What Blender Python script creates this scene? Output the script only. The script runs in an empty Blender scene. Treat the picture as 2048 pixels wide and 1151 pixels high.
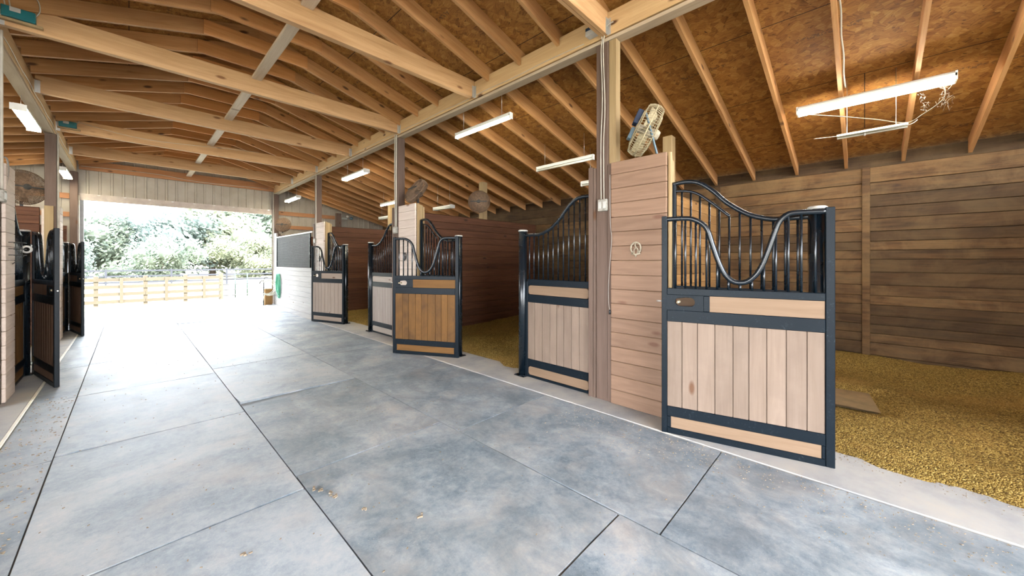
import bpy, math, random
from mathutils import Vector, Matrix
random.seed(7)
C = bpy.context.scene.collection
PI = math.pi

# ------------------------------------------------------------------ mesh helpers
class MB:
    """collects shapes, links them as ONE mesh object"""
    def __init__(s):
        s.v = []; s.f = []; s.r = []; s.sm = []
    def add(s, vs, fs, rnd=0.0, smooth=False):
        o = len(s.v); s.v += [tuple(p) for p in vs]
        for f in fs:
            s.f.append([i + o for i in f]); s.r.append(rnd); s.sm.append(smooth)
        return s
    def box(s, x0, x1, y0, y1, z0, z1, rnd=None, M=None):
        if rnd is None: rnd = random.random()
        vs = [Vector((x, y, z)) for x in (x0, x1) for y in (y0, y1) for z in (z0, z1)]
        if M is not None: vs = [M @ p for p in vs]
        fs = [(0, 1, 3, 2), (4, 6, 7, 5), (0, 4, 5, 1), (2, 3, 7, 6), (0, 2, 6, 4), (1, 5, 7, 3)]
        return s.add(vs, fs, rnd)
    def prism(s, pts, y0, y1, rnd=0.0, M=None, smooth=False):
        """polygon in x,z extruded along y"""
        n = len(pts)
        vs = [Vector((p[0], y0, p[1])) for p in pts] + [Vector((p[0], y1, p[1])) for p in pts]
        if M is not None: vs = [M @ p for p in vs]
        fs = [tuple(range(n)), tuple(range(2 * n - 1, n - 1, -1))]
        fs += [(i, n + i, n + (i + 1) % n, (i + 1) % n) for i in range(n)]
        return s.add(vs, fs, rnd, smooth)
    def tube(s, pts, r, seg=10, closed=False, rnd=0.0, caps=True):
        P = [Vector(p) for p in pts]; n = len(P)
        vs = []; fs = []
        up = None
        for i in range(n):
            if closed: t = (P[(i + 1) % n] - P[i - 1])
            else: t = P[min(i + 1, n - 1)] - P[max(i - 1, 0)]
            t.normalize()
            if up is None:
                up = Vector((0, 0, 1)) if abs(t.z) < .9 else Vector((1, 0, 0))
            a = t.cross(up)
            if a.length < 1e-5: a = t.orthogonal()
            a.normalize(); b = a.cross(t); up = b
            rr = r[i] if isinstance(r, (list, tuple)) else r
            for k in range(seg):
                an = 2 * PI * k / seg
                vs.append(P[i] + (a * math.cos(an) + b * math.sin(an)) * rr)
        m = n if closed else n - 1
        for i in range(m):
            for k in range(seg):
                j = (i + 1) % n
                fs.append((i * seg + k, i * seg + (k + 1) % seg, j * seg + (k + 1) % seg, j * seg + k))
        s.add(vs, fs, rnd, True)
        if caps and not closed:
            o = len(s.v) - len(vs)
            s.f.append([o + k for k in range(seg)][::-1]); s.r.append(rnd); s.sm.append(False)
            s.f.append([o + (n - 1) * seg + k for k in range(seg)]); s.r.append(rnd); s.sm.append(False)
        return s
    def cyl(s, p0, p1, r, seg=16, rnd=0.0):
        return s.tube([p0, p1], r, seg, rnd=rnd)
    def lathe(s, prof, origin=(0, 0, 0), axis='Z', seg=24, M=None, rnd=0.0):
        n = len(prof); vs = []; fs = []
        for k in range(seg):
            a = 2 * PI * k / seg
            for (r, h) in prof:
                p = Vector((r * math.cos(a), r * math.sin(a), h))
                if axis == 'Y': p = Vector((p.x, p.z, p.y))
                if axis == 'X': p = Vector((p.z, p.x, p.y))
                p = p + Vector(origin)
                if M is not None: p = M @ p
                vs.append(p)
        for k in range(seg):
            j = (k + 1) % seg
            for i in range(n - 1):
                fs.append((k * n + i, j * n + i, j * n + i + 1, k * n + i + 1))
        return s.add(vs, fs, rnd, True)
    def mesh(s, name):
        me = bpy.data.meshes.new(name)
        me.from_pydata(s.v, [], s.f)
        at = me.attributes.new('rnd', 'FLOAT', 'FACE')
        at.data.foreach_set('value', s.r)
        me.polygons.foreach_set('use_smooth', s.sm)
        me.update()
        return me
    def build(s, name, mat, parent=None, bevel=0.0, loc=None, rot=None):
        me = s.mesh(name)
        if mat: me.materials.append(mat)
        o = bpy.data.objects.new(name, me); C.objects.link(o)
        if parent is not None: o.parent = parent
        if loc is not None: o.location = loc
        if rot is not None: o.rotation_euler = rot
        if bevel:
            b = o.modifiers.new('bevel', 'BEVEL'); b.width = bevel; b.segments = 1; b.limit_method = 'ANGLE'
        return o

def tag(o, label, cat, group=None, kind=None):
    o['label'] = label; o['category'] = cat
    if group: o['group'] = group
    if kind: o['kind'] = kind
    return o
def thing(name, label, cat, loc=(0, 0, 0), rotz=0.0, group=None):
    o = bpy.data.objects.new(name, None); C.objects.link(o)
    o.empty_display_size = .1
    o.location = loc; o.rotation_euler = (0, 0, rotz)
    return tag(o, label, cat, group)
def struct(o, label=None, cat=None):
    o['kind'] = 'structure'
    if label: o['label'] = label
    if cat: o['category'] = cat
    return o
ORD = ['zeroth', 'first', 'second', 'third', 'fourth', 'fifth', 'sixth', 'seventh', 'eighth', 'ninth', 'tenth',
       'eleventh', 'twelfth', 'thirteenth', 'fourteenth', 'fifteenth', 'sixteenth']

# ------------------------------------------------------------------ materials
class NT:
    def __init__(s, name):
        s.m = bpy.data.materials.new(name); s.m.use_nodes = True
        s.t = s.m.node_tree; s.n = s.t.nodes
        s.b = s.n['Principled BSDF']; s.out = s.n['Material Output']
    def new(s, typ, **kw):
        x = s.n.new(typ)
        for k, v in kw.items(): setattr(x, k, v)
        return x
    def link(s, a, b): s.t.links.new(a, b)
    def put(s, v, sock):
        if hasattr(v, 'is_linked') or isinstance(v, bpy.types.NodeSocket): s.link(v, sock)
        else: sock.default_value = v
    def math(s, op, a, b=0.0, c=0.0, clamp=False):
        x = s.new('ShaderNodeMath', operation=op, use_clamp=clamp)
        s.put(a, x.inputs[0]); s.put(b, x.inputs[1]); s.put(c, x.inputs[2]); return x.outputs[0]
    def vmath(s, op, a, b=(0, 0, 0)):
        x = s.new('ShaderNodeVectorMath', operation=op); s.put(a, x.inputs[0]); s.put(b, x.inputs[1]); return x.outputs[0]
    def mix(s, f, a, b, blend='MIX'):
        x = s.new('ShaderNodeMix', data_type='RGBA', blend_type=blend)
        s.put(f, x.inputs[0]); s.put(a, x.inputs[6]); s.put(b, x.inputs[7]); return x.outputs[2]
    def ramp(s, f, stops):
        x = s.new('ShaderNodeValToRGB'); e = x.color_ramp.elements
        while len(e) > 1: e.remove(e[0])
        e[0].position = stops[0][0]; e[0].color = col(stops[0][1])
        for p, c in stops[1:]:
            q = e.new(p); q.color = col(c)
        s.put(f, x.inputs[0]); return x.outputs[0]
    def noise(s, vec, scale, detail=4, rough=.55, dist=0.0, out=0):
        x = s.new('ShaderNodeTexNoise'); s.put(vec, x.inputs['Vector'])
        x.inputs['Scale'].default_value = scale; x.inputs['Detail'].default_value = detail
        x.inputs['Roughness'].default_value = rough; x.inputs['Distortion'].default_value = dist
        return x.outputs[out]
    def vor(s, vec, scale, out='Distance', feature='F1'):
        x = s.new('ShaderNodeTexVoronoi', feature=feature); s.put(vec, x.inputs['Vector'])
        x.inputs['Scale'].default_value = scale; return x.outputs[out]
    def objc(s): return s.new('ShaderNodeTexCoord').outputs['Object']
    def rnd(s):
        a = s.new('ShaderNodeAttribute', attribute_name='rnd').outputs['Fac']
        r = s.new('ShaderNodeObjectInfo').outputs['Random']
        return s.math('FRACT', s.math('ADD', s.math('MULTIPLY', a, 7.31), r))
    def bump(s, h, strength=.2, dist=.01):
        x = s.new('ShaderNodeBump'); x.inputs['Strength'].default_value = strength; x.inputs['Distance'].default_value = dist
        s.put(h, x.inputs['Height']); s.link(x.outputs[0], s.b.inputs['Normal'])
    def fin(s, color, rough=.6, metal=0.0, spec=None):
        s.put(color, s.b.inputs['Base Color']); s.put(rough, s.b.inputs['Roughness']); s.b.inputs['Metallic'].default_value = metal
        if spec is not None: s.b.inputs['Specular IOR Level'].default_value = spec
        return s.m
def col(c):
    return tuple(c) + (1.0,) if len(c) == 3 else c

def wood(name, light, dark, axis='X', rough=.65, knots=.5, var=.35, grain=1.0, stain=None, stain_amt=.5, bump=.25, knotc=(.10, .045, .02)):
    t = NT(name); o = t.objc(); r = t.rnd()
    off = t.new('ShaderNodeCombineXYZ')
    t.put(t.math('MULTIPLY', r, 37.0), off.inputs[0]); t.put(t.math('MULTIPLY', r, 91.0), off.inputs[1]); t.put(t.math('MULTIPLY', r, 53.0), off.inputs[2])
    p = t.vmath('ADD', o, off.outputs[0])
    def sc(al, ac):
        v = {'X': (al, ac, ac), 'Y': (ac, al, ac), 'Z': (ac, ac, al)}[axis]
        return t.vmath('MULTIPLY', p, v)
    g1 = t.noise(sc(.7, 8), 1.6, 5, .6, 1.2)
    g2 = t.noise(sc(1.5, 70), 1.5, 3, .6)
    f = t.math('ADD', t.math('MULTIPLY', g1, .7), t.math('MULTIPLY', g2, .3))
    c = t.ramp(f, [(.30, dark), (.62, light)])
    if knots > 0:
        kp = t.vmath('MULTIPLY', p, {'X': (2.3, .5, 6.0), 'Y': (.5, 2.3, 6.0), 'Z': (6.0, .5, 2.3)}[axis])
        kp = t.vmath('ADD', kp, t.vmath('MULTIPLY', t.new('ShaderNodeTexNoise').outputs[1], (.0, .0, .0)))
        d = t.vor(kp, 1.0); cc = t.vor(kp, 1.0, 'Color')
        sep = t.new('ShaderNodeSeparateColor'); t.put(cc, sep.inputs[0])
        gate = t.math('LESS_THAN', sep.outputs[0], knots)
        k = t.math('MULTIPLY', gate, t.math('SMOOTH_MIN', 1.0, t.math('SUBTRACT', 1.0, t.math('MULTIPLY', d, 6.0), clamp=True)))
        k = t.math('MULTIPLY', k, 1.9, clamp=True)
        c = t.mix(k, c, col(knotc))
    if stain is not None:
        sn = t.noise(t.vmath('MULTIPLY', p, (1, 1, 1)), 2.2, 6, .65, .5)
        sf = t.math('MULTIPLY', t.math('MULTIPLY', t.math('SUBTRACT', sn, .42), 4.0, clamp=True), stain_amt)
        c = t.mix(sf, c, col(stain))
    br = t.math('ADD', 1 - var * .5, t.math('MULTIPLY', t.math('FRACT', t.math('MULTIPLY', r, 13.7)), var))
    bc = t.new('ShaderNodeCombineColor')
    for i in range(3): t.put(br, bc.inputs[i])
    c = t.mix(1.0, c, bc.outputs[0], 'MULTIPLY')
    t.bump(f, bump * grain, .004)
    return t.fin(c, rough, 0, .3)

def plain(name, c, rough=.5, metal=0.0, var=.15, scale=6, bump=0.0, spec=None):
    t = NT(name); n = t.noise(t.objc(), scale, 4, .6)
    a = tuple(x * (1 - var) for x in c); b = tuple(min(1, x * (1 + var)) for x in c)
    cc = t.ramp(n, [(.3, a), (.7, b)])
    if bump: t.bump(n, bump, .01)
    return t.fin(cc, rough, metal, spec)
def emis(name, c, s):
    t = NT(name); t.b.inputs['Emission Color'].default_value = col(c); t.b.inputs['Emission Strength'].default_value = s
    return t.fin(col((.8, .8, .8)), .4)

M = {}
M['rafter'] = wood('rafter_pine', (.50, .27, .112), (.34, .155, .056), 'X', knots=.7, var=.3)
M['tie'] = wood('tie_beam_pine', (.54, .33, .165), (.38, .205, .09), 'X', knots=.8, var=.2, knotc=(.2, .09, .035))
M['girder'] = wood('girder_pine', (.54, .36, .185), (.42, .26, .12), 'Y', knots=.25, var=.1)
M['brace'] = wood('pale_brace', (.55, .44, .33), (.42, .32, .22), 'X', knots=.4, var=.1)
M['plate'] = wood('weathered_plate', (.42, .33, .235), (.33, .25, .17), 'Y', knots=.3, var=.1)
M['post'] = wood('post_brown', (.135, .088, .066), (.09, .057, .041), 'Z', knots=.3, var=.15)
M['stud'] = wood('pale_stud', (.36, .255, .13), (.26, .17, .08), 'Z', knots=.4, var=.25)
M['pier'] = wood('pier_boards', (.25, .152, .098), (.18, .105, .066), 'Y', knots=.5, var=.22, knotc=(.16, .08, .05))
M['pier_lit'] = wood('pier_boards_lit', (.62, .52, .45), (.48, .38, .31), 'Y', knots=.4, var=.12, knotc=(.25, .16, .11))  # lit copy of the pier boards, bright daylight put into the colour
M['wallb'] = wood('rough_sawn_boards', (.092, .047, .0165), (.018, .0082, .0035), 'Y', rough=.8, knots=.35, var=.75, stain=(.15, .095, .04), stain_amt=.5, bump=.6, knotc=(.03, .015, .008))
M['part'] = wood('partition_boards', (.125, .052, .026), (.06, .023, .012), 'X', rough=.75, knots=.3, var=.4, knotc=(.03, .014, .008))
M['door_pale'] = wood('door_boards_pale', (.205, .148, .11), (.16, .112, .08), 'Z', knots=.4, var=.16, stain=(.135, .094, .07), stain_amt=.4)
M['door_wash'] = wood('door_boards_washed', (.40, .34, .30), (.31, .255, .215), 'Z', knots=.3, var=.14)
M['rail_wash'] = wood('rail_board_washed', (.42, .36, .31), (.33, .27, .22), 'X', knots=.3, var=.1)
M['door_gold'] = wood('door_boards_golden', (.17, .08, .019), (.11, .049, .011), 'Z', knots=.9, var=.2, stain=(.055, .026, .01), stain_amt=.65)
M['rail_pale'] = wood('rail_board_pale', (.20, .13, .08), (.16, .10, .058), 'X', knots=.3, var=.12)
M['rail_gold'] = wood('rail_board_golden', (.17, .08, .019), (.11, .049, .011), 'X', knots=.8, var=.12)
M['ldoor'] = wood('dull_brown_boards', (.17, .105, .072), (.11, .066, .043), 'Z', knots=.3, var=.15)
M['fence'] = wood('fence_boards', (.074, .060, .040), (.062, .05, .034), 'X', knots=.3, var=.15)
M['wood_z'] = wood('brown_block', (.30, .16, .05), (.2, .1, .03), 'Z', knots=.3, var=.1)

def black_metal(name, spec, ro):
    t = NT(name); o = t.objc()
    n = t.noise(o, 9, 6, .65); n2 = t.noise(o, 60, 3, .7)
    f = t.math('MULTIPLY', t.math('SUBTRACT', n2, .56), 6.0, clamp=True)
    f = t.math('MULTIPLY', f, t.math('MULTIPLY', t.math('SUBTRACT', n, .45), 3.0, clamp=True))
    c = t.mix(f, col((.0028, .0065, .0105)), col((.045, .06, .07)))
    if spec < .3: t.bump(n2, .05, .002)
    return t.fin(c, t.math('ADD', ro, t.math('MULTIPLY', n, .2)), 0, spec)
M['black'] = black_metal('black_painted_tube', .6, .16)
M['blackf'] = black_metal('black_painted_frame', .17, .3)
M['steel'] = plain('galvanized_steel', (.55, .55, .53), .35, .8)
M['cap'] = plain('white_cap', (.42, .40, .37), .4)
M['white'] = plain('white_enamel', (.72, .71, .66), .4, var=.06)
M['greyhous'] = plain('grey_housing', (.42, .43, .36), .45, var=.1)
M['cable'] = plain('white_cable', (.42, .38, .31), .5, var=.15)
M['darkcable'] = plain('grey_cord', (.23, .20, .17), .5)
M['blackp'] = plain('black_plastic', (.012, .012, .013), .4)
M['teal'] = plain('teal_plastic', (.01, .13, .15), .35)
M['outlet'] = plain('dusty_outlet_plate', (.28, .26, .22), .6, var=.3, scale=40)
M['lamp_dim'] = plain('unlit_tube', (.72, .70, .62), .3, var=.05)
M['bluem'] = plain('blue_grey_metal', (.10, .16, .20), .4)
M['bluebox'] = plain('dark_blue_box', (.02, .035, .07), .3)
M['fanwire'] = plain('dusty_fan_wire', (.36, .30, .18), .8, var=.35, scale=30)
M['fandusty'] = plain('dust_caked_fan', (.16, .10, .06), .9, var=.45, scale=25)
M['darkhub'] = plain('dark_fan_hub', (.04, .038, .034), .7)
M['iron'] = plain('weathered_iron', (.34, .29, .21), .7, var=.3, scale=30)
M['ironb'] = plain('black_iron', (.03, .03, .03), .6)
M['hoseg'] = plain('green_hose', (.05, .30, .17), .4)
M['hosew'] = plain('white_hose', (.75, .72, .60), .4)
M['greenmetal'] = plain('green_gate_metal', (.006, .035, .022), .6)
M['fencew'] = plain('pale_fence_paint', (.035, .035, .036), .6)
M['mesh'] = plain('dark_mesh_wire', (.05, .055, .055), .5)
M['tube_w'] = emis('lit_tube', (1.0, .93, .72), 7.0)
M['tube_b'] = emis('bright_lit_tube', (1.0, .96, .86), 9.0)
M['knob'] = plain('brass_knob', (.6, .52, .36), .3, .6)
M['dust'] = plain('cobweb_dust', (.12, .09, .06), .9)

def osb():
    t = NT('osb_sheathing'); o = t.objc()
    sep = t.new('ShaderNodeSeparateXYZ'); t.put(o, sep.inputs[0])
    xy = t.new('ShaderNodeCombineXYZ'); t.put(sep.outputs[1], xy.inputs[0]); t.put(sep.outputs[0], xy.inputs[1])
    v = xy.outputs[0]
    cells = t.vor(v, 16.0, 'Color'); sc_ = t.new('ShaderNodeSeparateColor'); t.put(cells, sc_.inputs[0])
    rot = t.new('ShaderNodeVectorRotate', rotation_type='Z_AXIS'); t.put(v, rot.inputs['Vector'])
    t.put(t.math('MULTIPLY', t.math('SUBTRACT', sc_.outputs[0], .5), 1.9), rot.inputs['Angle'])
    st = t.vmath('MULTIPLY', rot.outputs[0], (7, 55, 1))
    n = t.noise(st, 1.0, 3, .6)
    f = t.math('ADD', t.math('MULTIPLY', n, .75), t.math('MULTIPLY', sc_.outputs[1], .28))
    big = t.noise(v, 1.1, 4, .6)
    c1 = t.ramp(f, [(.22, (.07, .022, .005)), (.40, (.22, .092, .018)), (.62, (.33, .155, .036)), (.85, (.46, .27, .085))])
    c = t.mix(t.math('MULTIPLY', t.math('SUBTRACT', big, .4), 2.2, clamp=True), c1, t.mix(.45, c1, col((.24, .105, .035))))
    # dark chips
    ch = t.noise(t.vmath('MULTIPLY', rot.outputs[0], (14, 60, 1)), 1.0, 2, .5)
    c = t.mix(t.math('MULTIPLY', t.math('SUBTRACT', ch, .64), 12, clamp=True), c, col((.05, .018, .008)))
    # board joints
    br = t.new('ShaderNodeTexBrick'); t.put(v, br.inputs['Vector'])
    br.inputs['Scale'].default_value = 1.0; br.inputs['Mortar Size'].default_value = .005; br.inputs['Mortar Smooth'].default_value = .2
    br.inputs['Brick Width'].default_value = 60.0; br.inputs['Row Height'].default_value = 1.17; br.offset = .5
    c = t.mix(br.outputs['Fac'], c, col((.03, .012, .006)))
    # faded grade-stamp ink, one row of smudged marks per sheet course
    fx = t.math('FRACT', t.math('DIVIDE', t.math('ADD', sep.outputs[0], .2), 1.17))
    band = t.math('LESS_THAN', t.math('ABSOLUTE', t.math('SUBTRACT', fx, .47)), .022)
    fy = t.math('FRACT', t.math('DIVIDE', sep.outputs[1], 1.22))
    band = t.math('MULTIPLY', band, t.math('LESS_THAN', fy, .45))
    gl = t.noise(t.vmath('MULTIPLY', v, (38, 30, 1)), 1.0, 2, .5)
    band = t.math('MULTIPLY', band, t.math('GREATER_THAN', gl, .53))
    c = t.mix(t.math('MULTIPLY', band, .55), c, col((.045, .03, .025)))
    t.bump(f, .25, .003)
    return t.fin(c, .7, 0, .3)
M['osb'] = osb()

def rubber():
    t = NT('dusty_rubber_mat'); o = t.objc()
    r = t.new('ShaderNodeObjectInfo').outputs['Random']
    off = t.new('ShaderNodeCombineXYZ'); t.put(t.math('MULTIPLY', r, 50), off.inputs[0]); t.put(t.math('MULTIPLY', r, 31), off.inputs[1])
    p = t.vmath('ADD', o, off.outputs[0])
    n1 = t.noise(p, 1.3, 7, .62, .6); n2 = t.noise(p, 9, 7, .7, .4); n3 = t.noise(p, 120, 2, .6)
    n4 = t.noise(p, 34, 5, .75)
    f = t.math('ADD', t.math('MULTIPLY', n1, .50), t.math('ADD', t.math('MULTIPLY', n2, .28), t.math('MULTIPLY', n4, .22)))
    c = t.ramp(f, [(.37, (.085, .118, .145)), (.45, (.185, .225, .258)), (.53, (.30, .33, .35)), (.65, (.45, .43, .405))])
    tan = t.noise(t.vmath('ADD', p, (9, 3, 1)), 1.8, 6, .65)
    c = t.mix(t.math('MULTIPLY', t.math('SUBTRACT', tan, .52), 2.6, clamp=True), c, col((.40, .34, .29)))
    c = t.mix(t.math('MULTIPLY', t.math('SUBTRACT', n3, .62), 5, clamp=True), c, col((.50, .47, .42)))
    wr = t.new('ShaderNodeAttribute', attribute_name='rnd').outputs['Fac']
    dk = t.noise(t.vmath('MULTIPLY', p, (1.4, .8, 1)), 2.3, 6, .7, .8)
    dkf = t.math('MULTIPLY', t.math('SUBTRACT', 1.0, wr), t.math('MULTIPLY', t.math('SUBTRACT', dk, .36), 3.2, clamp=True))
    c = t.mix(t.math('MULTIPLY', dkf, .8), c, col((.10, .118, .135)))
    c = t.mix(t.math('MULTIPLY', t.math('SUBTRACT', wr, .4, clamp=True), .42), c, col((.50, .53, .55)))  # high values: doorway light painted into the mat colour
    t.bump(t.math('ADD', n2, t.math('MULTIPLY', n3, .3)), .25, .004)
    return t.fin(c, t.math('ADD', .36, t.math('MULTIPLY', n2, .3)), 0, .42)
M['rubber'] = rubber()

def concrete():
    t = NT('dusty_concrete'); o = t.objc()
    n1 = t.noise(o, 2.0, 7, .6); n2 = t.noise(o, 30, 4, .7)
    c = t.ramp(n1, [(.35, (.28, .28, .28)), (.52, (.37, .355, .33)), (.66, (.42, .385, .33))])
    c = t.mix(t.math('MULTIPLY', t.math('SUBTRACT', n2, .5), 2, clamp=True), c, col((.36, .37, .37)))
    t.bump(n2, .2, .003)
    return t.fin(c, .75, 0, .3)
M['concrete'] = concrete()

def bedding():
    t = NT('wood_pellet_bedding'); o = t.objc()
    cells = t.vor(t.vmath('MULTIPLY', o, (1, 1.6, 1)), 70, 'Color'); s2 = t.new('ShaderNodeSeparateColor'); t.put(cells, s2.inputs[0])
    d = t.vor(t.vmath('MULTIPLY', o, (1, 1.6, 1)), 70)
    n = t.noise(o, 1.4, 6, .6)
    c = t.ramp(s2.outputs[0], [(.0, (.075, .043, .008)), (.25, (.15, .093, .018)), (.7, (.25, .163, .036)), (1, (.37, .265, .08))])
    c = t.mix(t.math('MULTIPLY', t.math('SUBTRACT', n, .52), 3, clamp=True), c, col((.30, .175, .045)))
    k = t.noise(t.vmath('MULTIPLY', o, (9, 30, 9)), 1.0, 4, .6)
    c = t.mix(t.math('MULTIPLY', t.math('SUBTRACT', k, .69), 14, clamp=True), c, col((.05, .028, .012)))
    t.bump(t.math('SUBTRACT', 1, d), .8, .012)
    return t.fin(c, .85, 0, .2)
M['bed'] = bedding()

def corrug():
    t = NT('tan_metal_siding'); o = t.objc(); n = t.noise(o, 3, 4, .6)
    c = t.ramp(n, [(.3, (.30, .26, .205)), (.7, (.36, .315, .255))])
    return t.fin(c, .5, .1)
M['siding'] = corrug()

def grass():
    t = NT('dry_paddock_ground'); o = t.objc(); n = t.noise(o, .35, 8, .65); n2 = t.noise(o, 6, 5, .7)
    c = t.ramp(n, [(.35, (.20, .18, .12)), (.5, (.25, .22, .15)), (.65, (.18, .19, .10))])
    c = t.mix(t.math('MULTIPLY', n2, .3), c, col((.27, .24, .18)))
    t.bump(n2, .4, .03); return t.fin(c, .9)
M['grass'] = grass()
def leafm(name, c):
    t = NT(name); r = t.new('ShaderNodeAttribute', attribute_name='rnd').outputs['Fac']
    a = tuple(x * .8 for x in c); b = tuple(min(1, x * 1.25) for x in c)
    cc = t.ramp(r, [(0, a), (1, b)])
    m = t.fin(cc, .7, 0, .1)
    tr = t.new('ShaderNodeBsdfTranslucent'); t.put(cc, tr.inputs[0])
    ad = t.new('ShaderNodeAddShader'); t.link(t.b.outputs[0], ad.inputs[0]); t.link(tr.outputs[0], ad.inputs[1]); t.link(ad.outputs[0], t.out.inputs[0])
    return m
M['leaf0'] = leafm('leaf_green', (.085, .10, .075))
M['leaf1'] = leafm('leaf_olive', (.11, .118, .08))
M['leaf2'] = leafm('leaf_dark', (.076, .092, .08))
M['bark'] = plain('bark', (.12, .09, .07), .9, var=.4)

# ------------------------------------------------------------------ key dimensions (metres, camera above the origin)
XR, XL = 3.58, -0.94           # stall fronts
XC = (XR + XL) / 2             # ridge
XOR, XOL = 7.72, -5.06         # outer walls
ZR = 4.118                     # rafter underside over the stall front
SL = 0.277                     # roof slope
RD = 0.19                      # rafter depth
YN, YF = -5.0, 15.35           # barn ends
def zr(X): return ZR - SL * (abs(X - XC) - (XR - XC))        # underside of the rafters at X
POSTY = [-2.37, 2.07, 6.53, 10.98]

# ------------------------------------------------------------------ setting
M['dirt'] = plain('packed_dirt', (.13, .10, .075), .9, var=.3)
fl = MB().box(XOL, XOR, YN, YF + .05, -.15, 0, 0).build('floor', M['dirt']); struct(fl)
# stall thresholds / curbs
struct(MB().box(3.28, 3.88, YN, YF - .1, 0, .022, 0).build('trim_1', M['concrete'], bevel=.006))
struct(MB().box(-1.2, -.745, YN, YF - .1, 0, .022, 0).build('trim_2', M['concrete'], bevel=.006))
struct(MB().box(-.745, -.72, YN, YF - .1, 0, .024, 0).build('trim_3', M['hosew'], bevel=.003))

# roof deck (ceiling): two slopes, each one sheet from ridge to eave
mb = MB()
for s in (-1, 1):
    e = 6.95
    X0, X1 = XC, XC + s * e
    za, zb = zr(XC) + RD + .012, zr(XC + s * e) + RD + .012
    pts = [(X0, za), (X1, zb), (X1, zb + .02), (X0, za + .02)]
    mb.prism(pts, YN - .3, YF + .5, 0)
struct(mb.build('ceiling', M['osb']))
# metal roofing above the deck keeps the sky out
mb = MB()
for s in (-1, 1):
    X0, X1 = XC, XC + s * 7.1
    za, zb = zr(X0) + RD + .045, zr(X1) + RD + .045
    mb.prism([(X0, za), (X1, zb), (X1, zb + .03), (X0, za + .03)], YN - .4, YF + .6, 0)
struct(mb.build('roof', M['siding']))

# outer long walls: rough horizontal boards, battens, metal skin behind
def board_wall(name, X, face, y0, y1, top, mat):
    mb = MB(); z = -.02; rr = random.Random(3)
    while z < top - .02:
        h = rr.choice([.135, .15, .16, .175, .19]); z1 = min(z + h, top)
        if top - z1 < .06: z1 = top
        ys = [y0, y1]
        cuts = sorted([y0] + [c for c in (-4.42, .0, 4.3, 8.75, 13.2) if y0 < c < y1] + [y1])
        for a, b in zip(cuts[:-1], cuts[1:]):
            d = rr.uniform(0, .012)
            mb.box(X - face * d if face > 0 else X - .03, X + .03 if face > 0 else X + d, a + .002, b - .002, z + .005, z1 - .004, rr.random())
        z = z1
    mb.box(X + .031 if face > 0 else X - .045, X + .045 if face > 0 else X - .031, y0, y1, 0, top, 0)
    o = mb.build(name, mat, bevel=.003); return struct(o)
board_wall('wall_right', XOR + .012, 1, YN, YF, 2.945, M['wallb'])
board_wall('wall_left', XOL - .012, -1, 1.8, YF, 1.05, M['wallb'])  # kept low and short: unseen openings invented to let daylight in
mb = MB()
for (a, b, c) in ((-2.5, -2.2, 0), (1.8, 2.2, 1.05), (6.4, 6.7, 1.05), (9.0, YF, 1.05)):
    mb.box(XOL - .03, XOL, a, b, c, 2.945)  # wall left standing between the invented daylight openings
struct(mb.build('wall_left_piers', M['wallb']))
for i, (X, f) in enumerate(((XOR + .1, 1),)):
    mb = MB().box(min(X, X + f * .03), max(X, X + f * .03), YN, YF, -.15, zr(X) + RD - .01, 0)
    struct(mb.build('wall_skin', M['siding']))
    mb = MB().box(X - .078, X - .045, YN, YF - .02, 2.947, zr(X) + RD - .0, 0)  # added dark board standing in for the shadow above the wall top
    struct(mb.build('eave_shade_board', M['wallb']))
mb = MB()
for y in (-4.45, -.015, 2.0, 4.3, 8.75, 13.2):
    mb.box(XOR - .03, XOR, y - .045, y + .045, .0, 2.94)
struct(mb.build('trim_4', M['wallb'], bevel=.004))

# stall partitions
def partition(y, x0, x1, top, mat, name='wall_partition', th=.045):
    mb = MB(); z = 0.0; rr = random.Random(int(y * 100) + int(x0 * 10))
    while z < top - .01:
        z1 = min(z + .148, top)
        mb.box(x0, x1, y - th, y + th, z + .002, z1 - .002, rr.random())
        z = z1
    return struct(mb.build(name, mat, bevel=.004))
M['part_warm'] = wood('partition_boards_warm', (.36, .20, .075), (.23, .115, .04), 'X', rough=.75, knots=.3, var=.4)
for y in POSTY:
    partition(y, XR + .2, XOR - .02, 2.53, M['part_warm'] if y < 4 else M['part'])
    partition(y, XOL + .02, XL - .2, 2.53, M['part'])
M['part_top'] = M['part']
# lower boards on the far end wall in the end stalls
partition(YF - .06, XR + .2, XOR - .02, 2.48, M['part'], 'wall_far_boards')
partition(YF - .06, XOL + .02, XL - .2, 2.48, M['part'], 'wall_far_boards')

# far end wall: ribbed tan metal around the aisle opening
def ribbed(mb, x0, x1, zb, y):
    x = x0; n = 0; w = .225
    pts = []
    while x < x1 - 1e-4:
        xe = min(x + w, x1)
        a = [(x, 0), (min(x + .165, xe), 0), (min(x + .175, xe), -.02), (min(x + .215, xe), -.02), (xe, 0)]
        for (p, q) in zip(a[:-1], a[1:]):
            if q[0] - p[0] < 1e-5: continue
            zt0 = zr(p[0]) + RD; zt1 = zr(q[0]) + RD
            mb.add([(p[0], y + p[1], zb), (q[0], y + q[1], zb), (q[0], y + q[1], zt1), (p[0], y + p[1], zt0),
                    (p[0], y + .05, zb), (q[0], y + .05, zb), (q[0], y + .05, zt1), (p[0], y + .05, zt0)],
                   [(0, 1, 2, 3), (7, 6, 5, 4), (0, 4, 5, 1), (3, 2, 6, 7)], 0)
        x = xe
mb = MB(); ribbed(mb, -.98, 3.56, 3.2, YF); ribbed(mb, XOL, -.98, -.1, YF); ribbed(mb, 3.56, XOR + .1, -.1, YF)
struct(mb.build('wall_far', M['siding']))
mb = MB(); ribbed(mb, 5.4, XOR + .1, -.1, YN)  # rest of the unseen near end opened up as added daylight
struct(mb.build('wall_near', M['siding']))
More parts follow.
